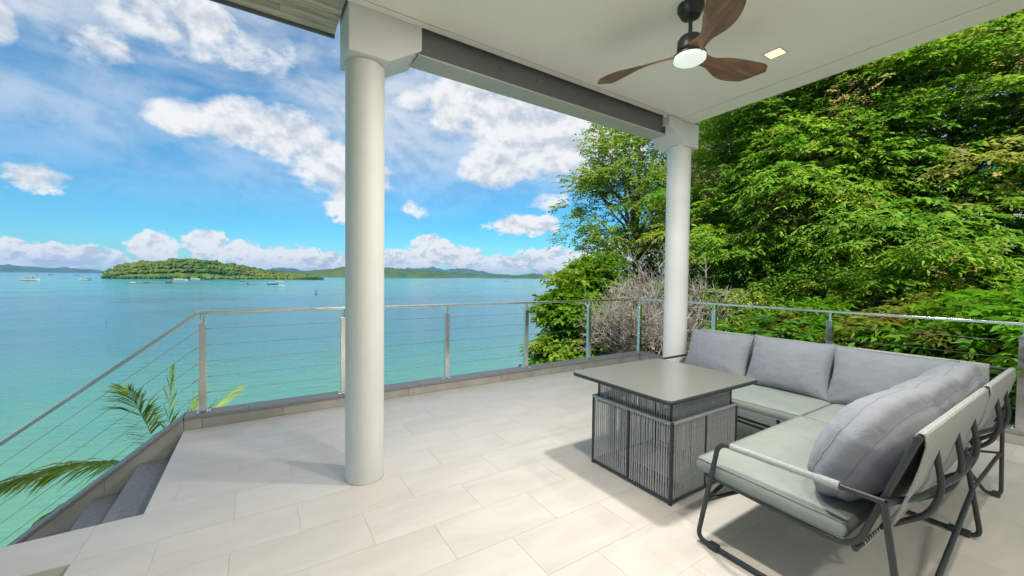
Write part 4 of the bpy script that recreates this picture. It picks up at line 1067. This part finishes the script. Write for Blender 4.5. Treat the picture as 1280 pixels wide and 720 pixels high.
for px, py, l_, lab in ((47, 344.2, 5, 'tiny distant boat right behind the mast yacht'), (64, 343.6, 8, 'tiny distant boat in the gap between the two motor yachts'), (96, 344.4, 7, 'tiny distant boat right behind the low motor yacht')): boat(px, py, l_, lab, 'dark')
boat(166, 353.6, 8, 'small white boat tied to the floating raft', 'yacht'); boat(184, 353.8, 9, 'small dark boat tied to the floating raft', 'dark')
boat(226, 350.8, 19, 'white tour boat with a flat tan roof anchored before the island', 'tour', face=.08)
boat(244, 349.4, 14, 'smaller white tour boat anchored just behind the tan roofed one', 'tour', face=-.1)
boat(262, 349.8, 13, 'low covered boat anchored off the island slope', 'dark'); boat(292, 350.2, 15, 'dark covered boat anchored off the low end of the island', 'dark')
boat(303, 352, 8, 'small open boat near the low end of the island', 'long')
boat(341, 355.6, 15, 'dark long boat with a tan roof lying near the terrace side of the bay', 'long', face=.15)
boat(349, 352.6, 11, 'small white motor boat right behind the dark long boat', 'tour', face=.2)
boat(352, 357.8, 9, 'small pale dinghy floating in front of the dark long boat', 'yacht')
boat(383, 349.2, 10, 'faint white boat close to the headland shore', 'tour'); boat(632, 352, 5, 'tiny lone boat on the open water before the long headland', 'dark')
def raft(px0, px1, py, label):
    a, b_ = onz(px0, py, SEA_Z), onz(px1, py, SEA_Z); c_ = (a+b_)/2; root = empty('floating_raft', c_, label, 'raft', 'fish farm rafts')
    d_ = (b_-a); L = d_.length; mtx = Matrix.Translation(c_) @ Matrix.Rotation(math.atan2(d_.y, d_.x), 4, 'Z')
    n = max(6, int(L/6))
    for k in range(3):
        o = MB().box(-L/2, L/2, k*5-5.6, k*5-4.4, -.1, .38).build('walkway', 'raft_wood', None); o.parent = root; o.rotation_euler.z = math.atan2(d_.y, d_.x)
    for k in range(n):
        x = -L/2+L*(k+.5)/n; o = MB().box(x-.4, x+.4, -4.3, -.7, -.1, .34).build('cross_beam', 'raft_wood', None); o.parent = root; o.rotation_euler.z = math.atan2(d_.y, d_.x)
    o = MB().box(-L*.05, L*.03, -2, 2, .4, 1.9).build('hut', 'boat_dark', None); o.parent = root; o.rotation_euler.z = math.atan2(d_.y, d_.x)
raft(157, 262, 354.6, 'long dark fish farm raft floating in front of the island'); raft(298, 322, 356.0, 'short dark raft floating beside the long boat')
def buoy(px, py, hpx, label):
    P = onz(px, py, SEA_Z); dep = (P - Vector((0, 0, CAMZ))).dot(CF); h_ = hpx/F_PX*dep
    r_ = empty('buoy', P, label, 'buoy', 'buoys floating in the bay')
    MB().lathe([(h_*.05, -.2), (h_*.2, .02), (h_*.2, h_*.2), (h_*.06, h_*.32)], P, 10).build('float', 'boat_dark', r_, smooth=True)
    MB().tube([P+Vector((0, 0, h_*.3)), P+Vector((0, 0, h_*.9))], h_*.05, 6).build('pole', 'boat_dark', r_)
    MB().box(P.x-h_*.1, P.x+h_*.1, P.y-h_*.1, P.y+h_*.1, P.z+h_*.8, P.z+h_).build('topmark', 'boat_dark', r_)
buoy(395, 368, 5.5, 'dark pole buoy standing in the water before the headland'); buoy(133, 403.5, 2.4, 'tiny dark float alone on the blue water')

# ================================================================== HAZE
hz = MB().box(-12850, 12850, -12850, 12850, SEA_Z-1.2, 262).build('haze', 'white_paint'); hz.data.materials.clear()
hm = bpy.data.materials.new('haze_air'); hm.use_nodes = True; nt = hm.node_tree; nt.nodes.clear()
pv_ = nt.nodes.new('ShaderNodeVolumePrincipled'); pv_.inputs['Color'].default_value = (.17, .46, .95, 1); pv_.inputs['Density'].default_value = 5.5e-5; pv_.inputs['Anisotropy'].default_value = .2
mo = nt.nodes.new('ShaderNodeOutputMaterial'); nt.links.new(pv_.outputs[0], mo.inputs['Volume']); hz.data.materials.append(hm)
tag(hz, 'thin pale sea haze filling the air over the bay', 'haze', kind='stuff')
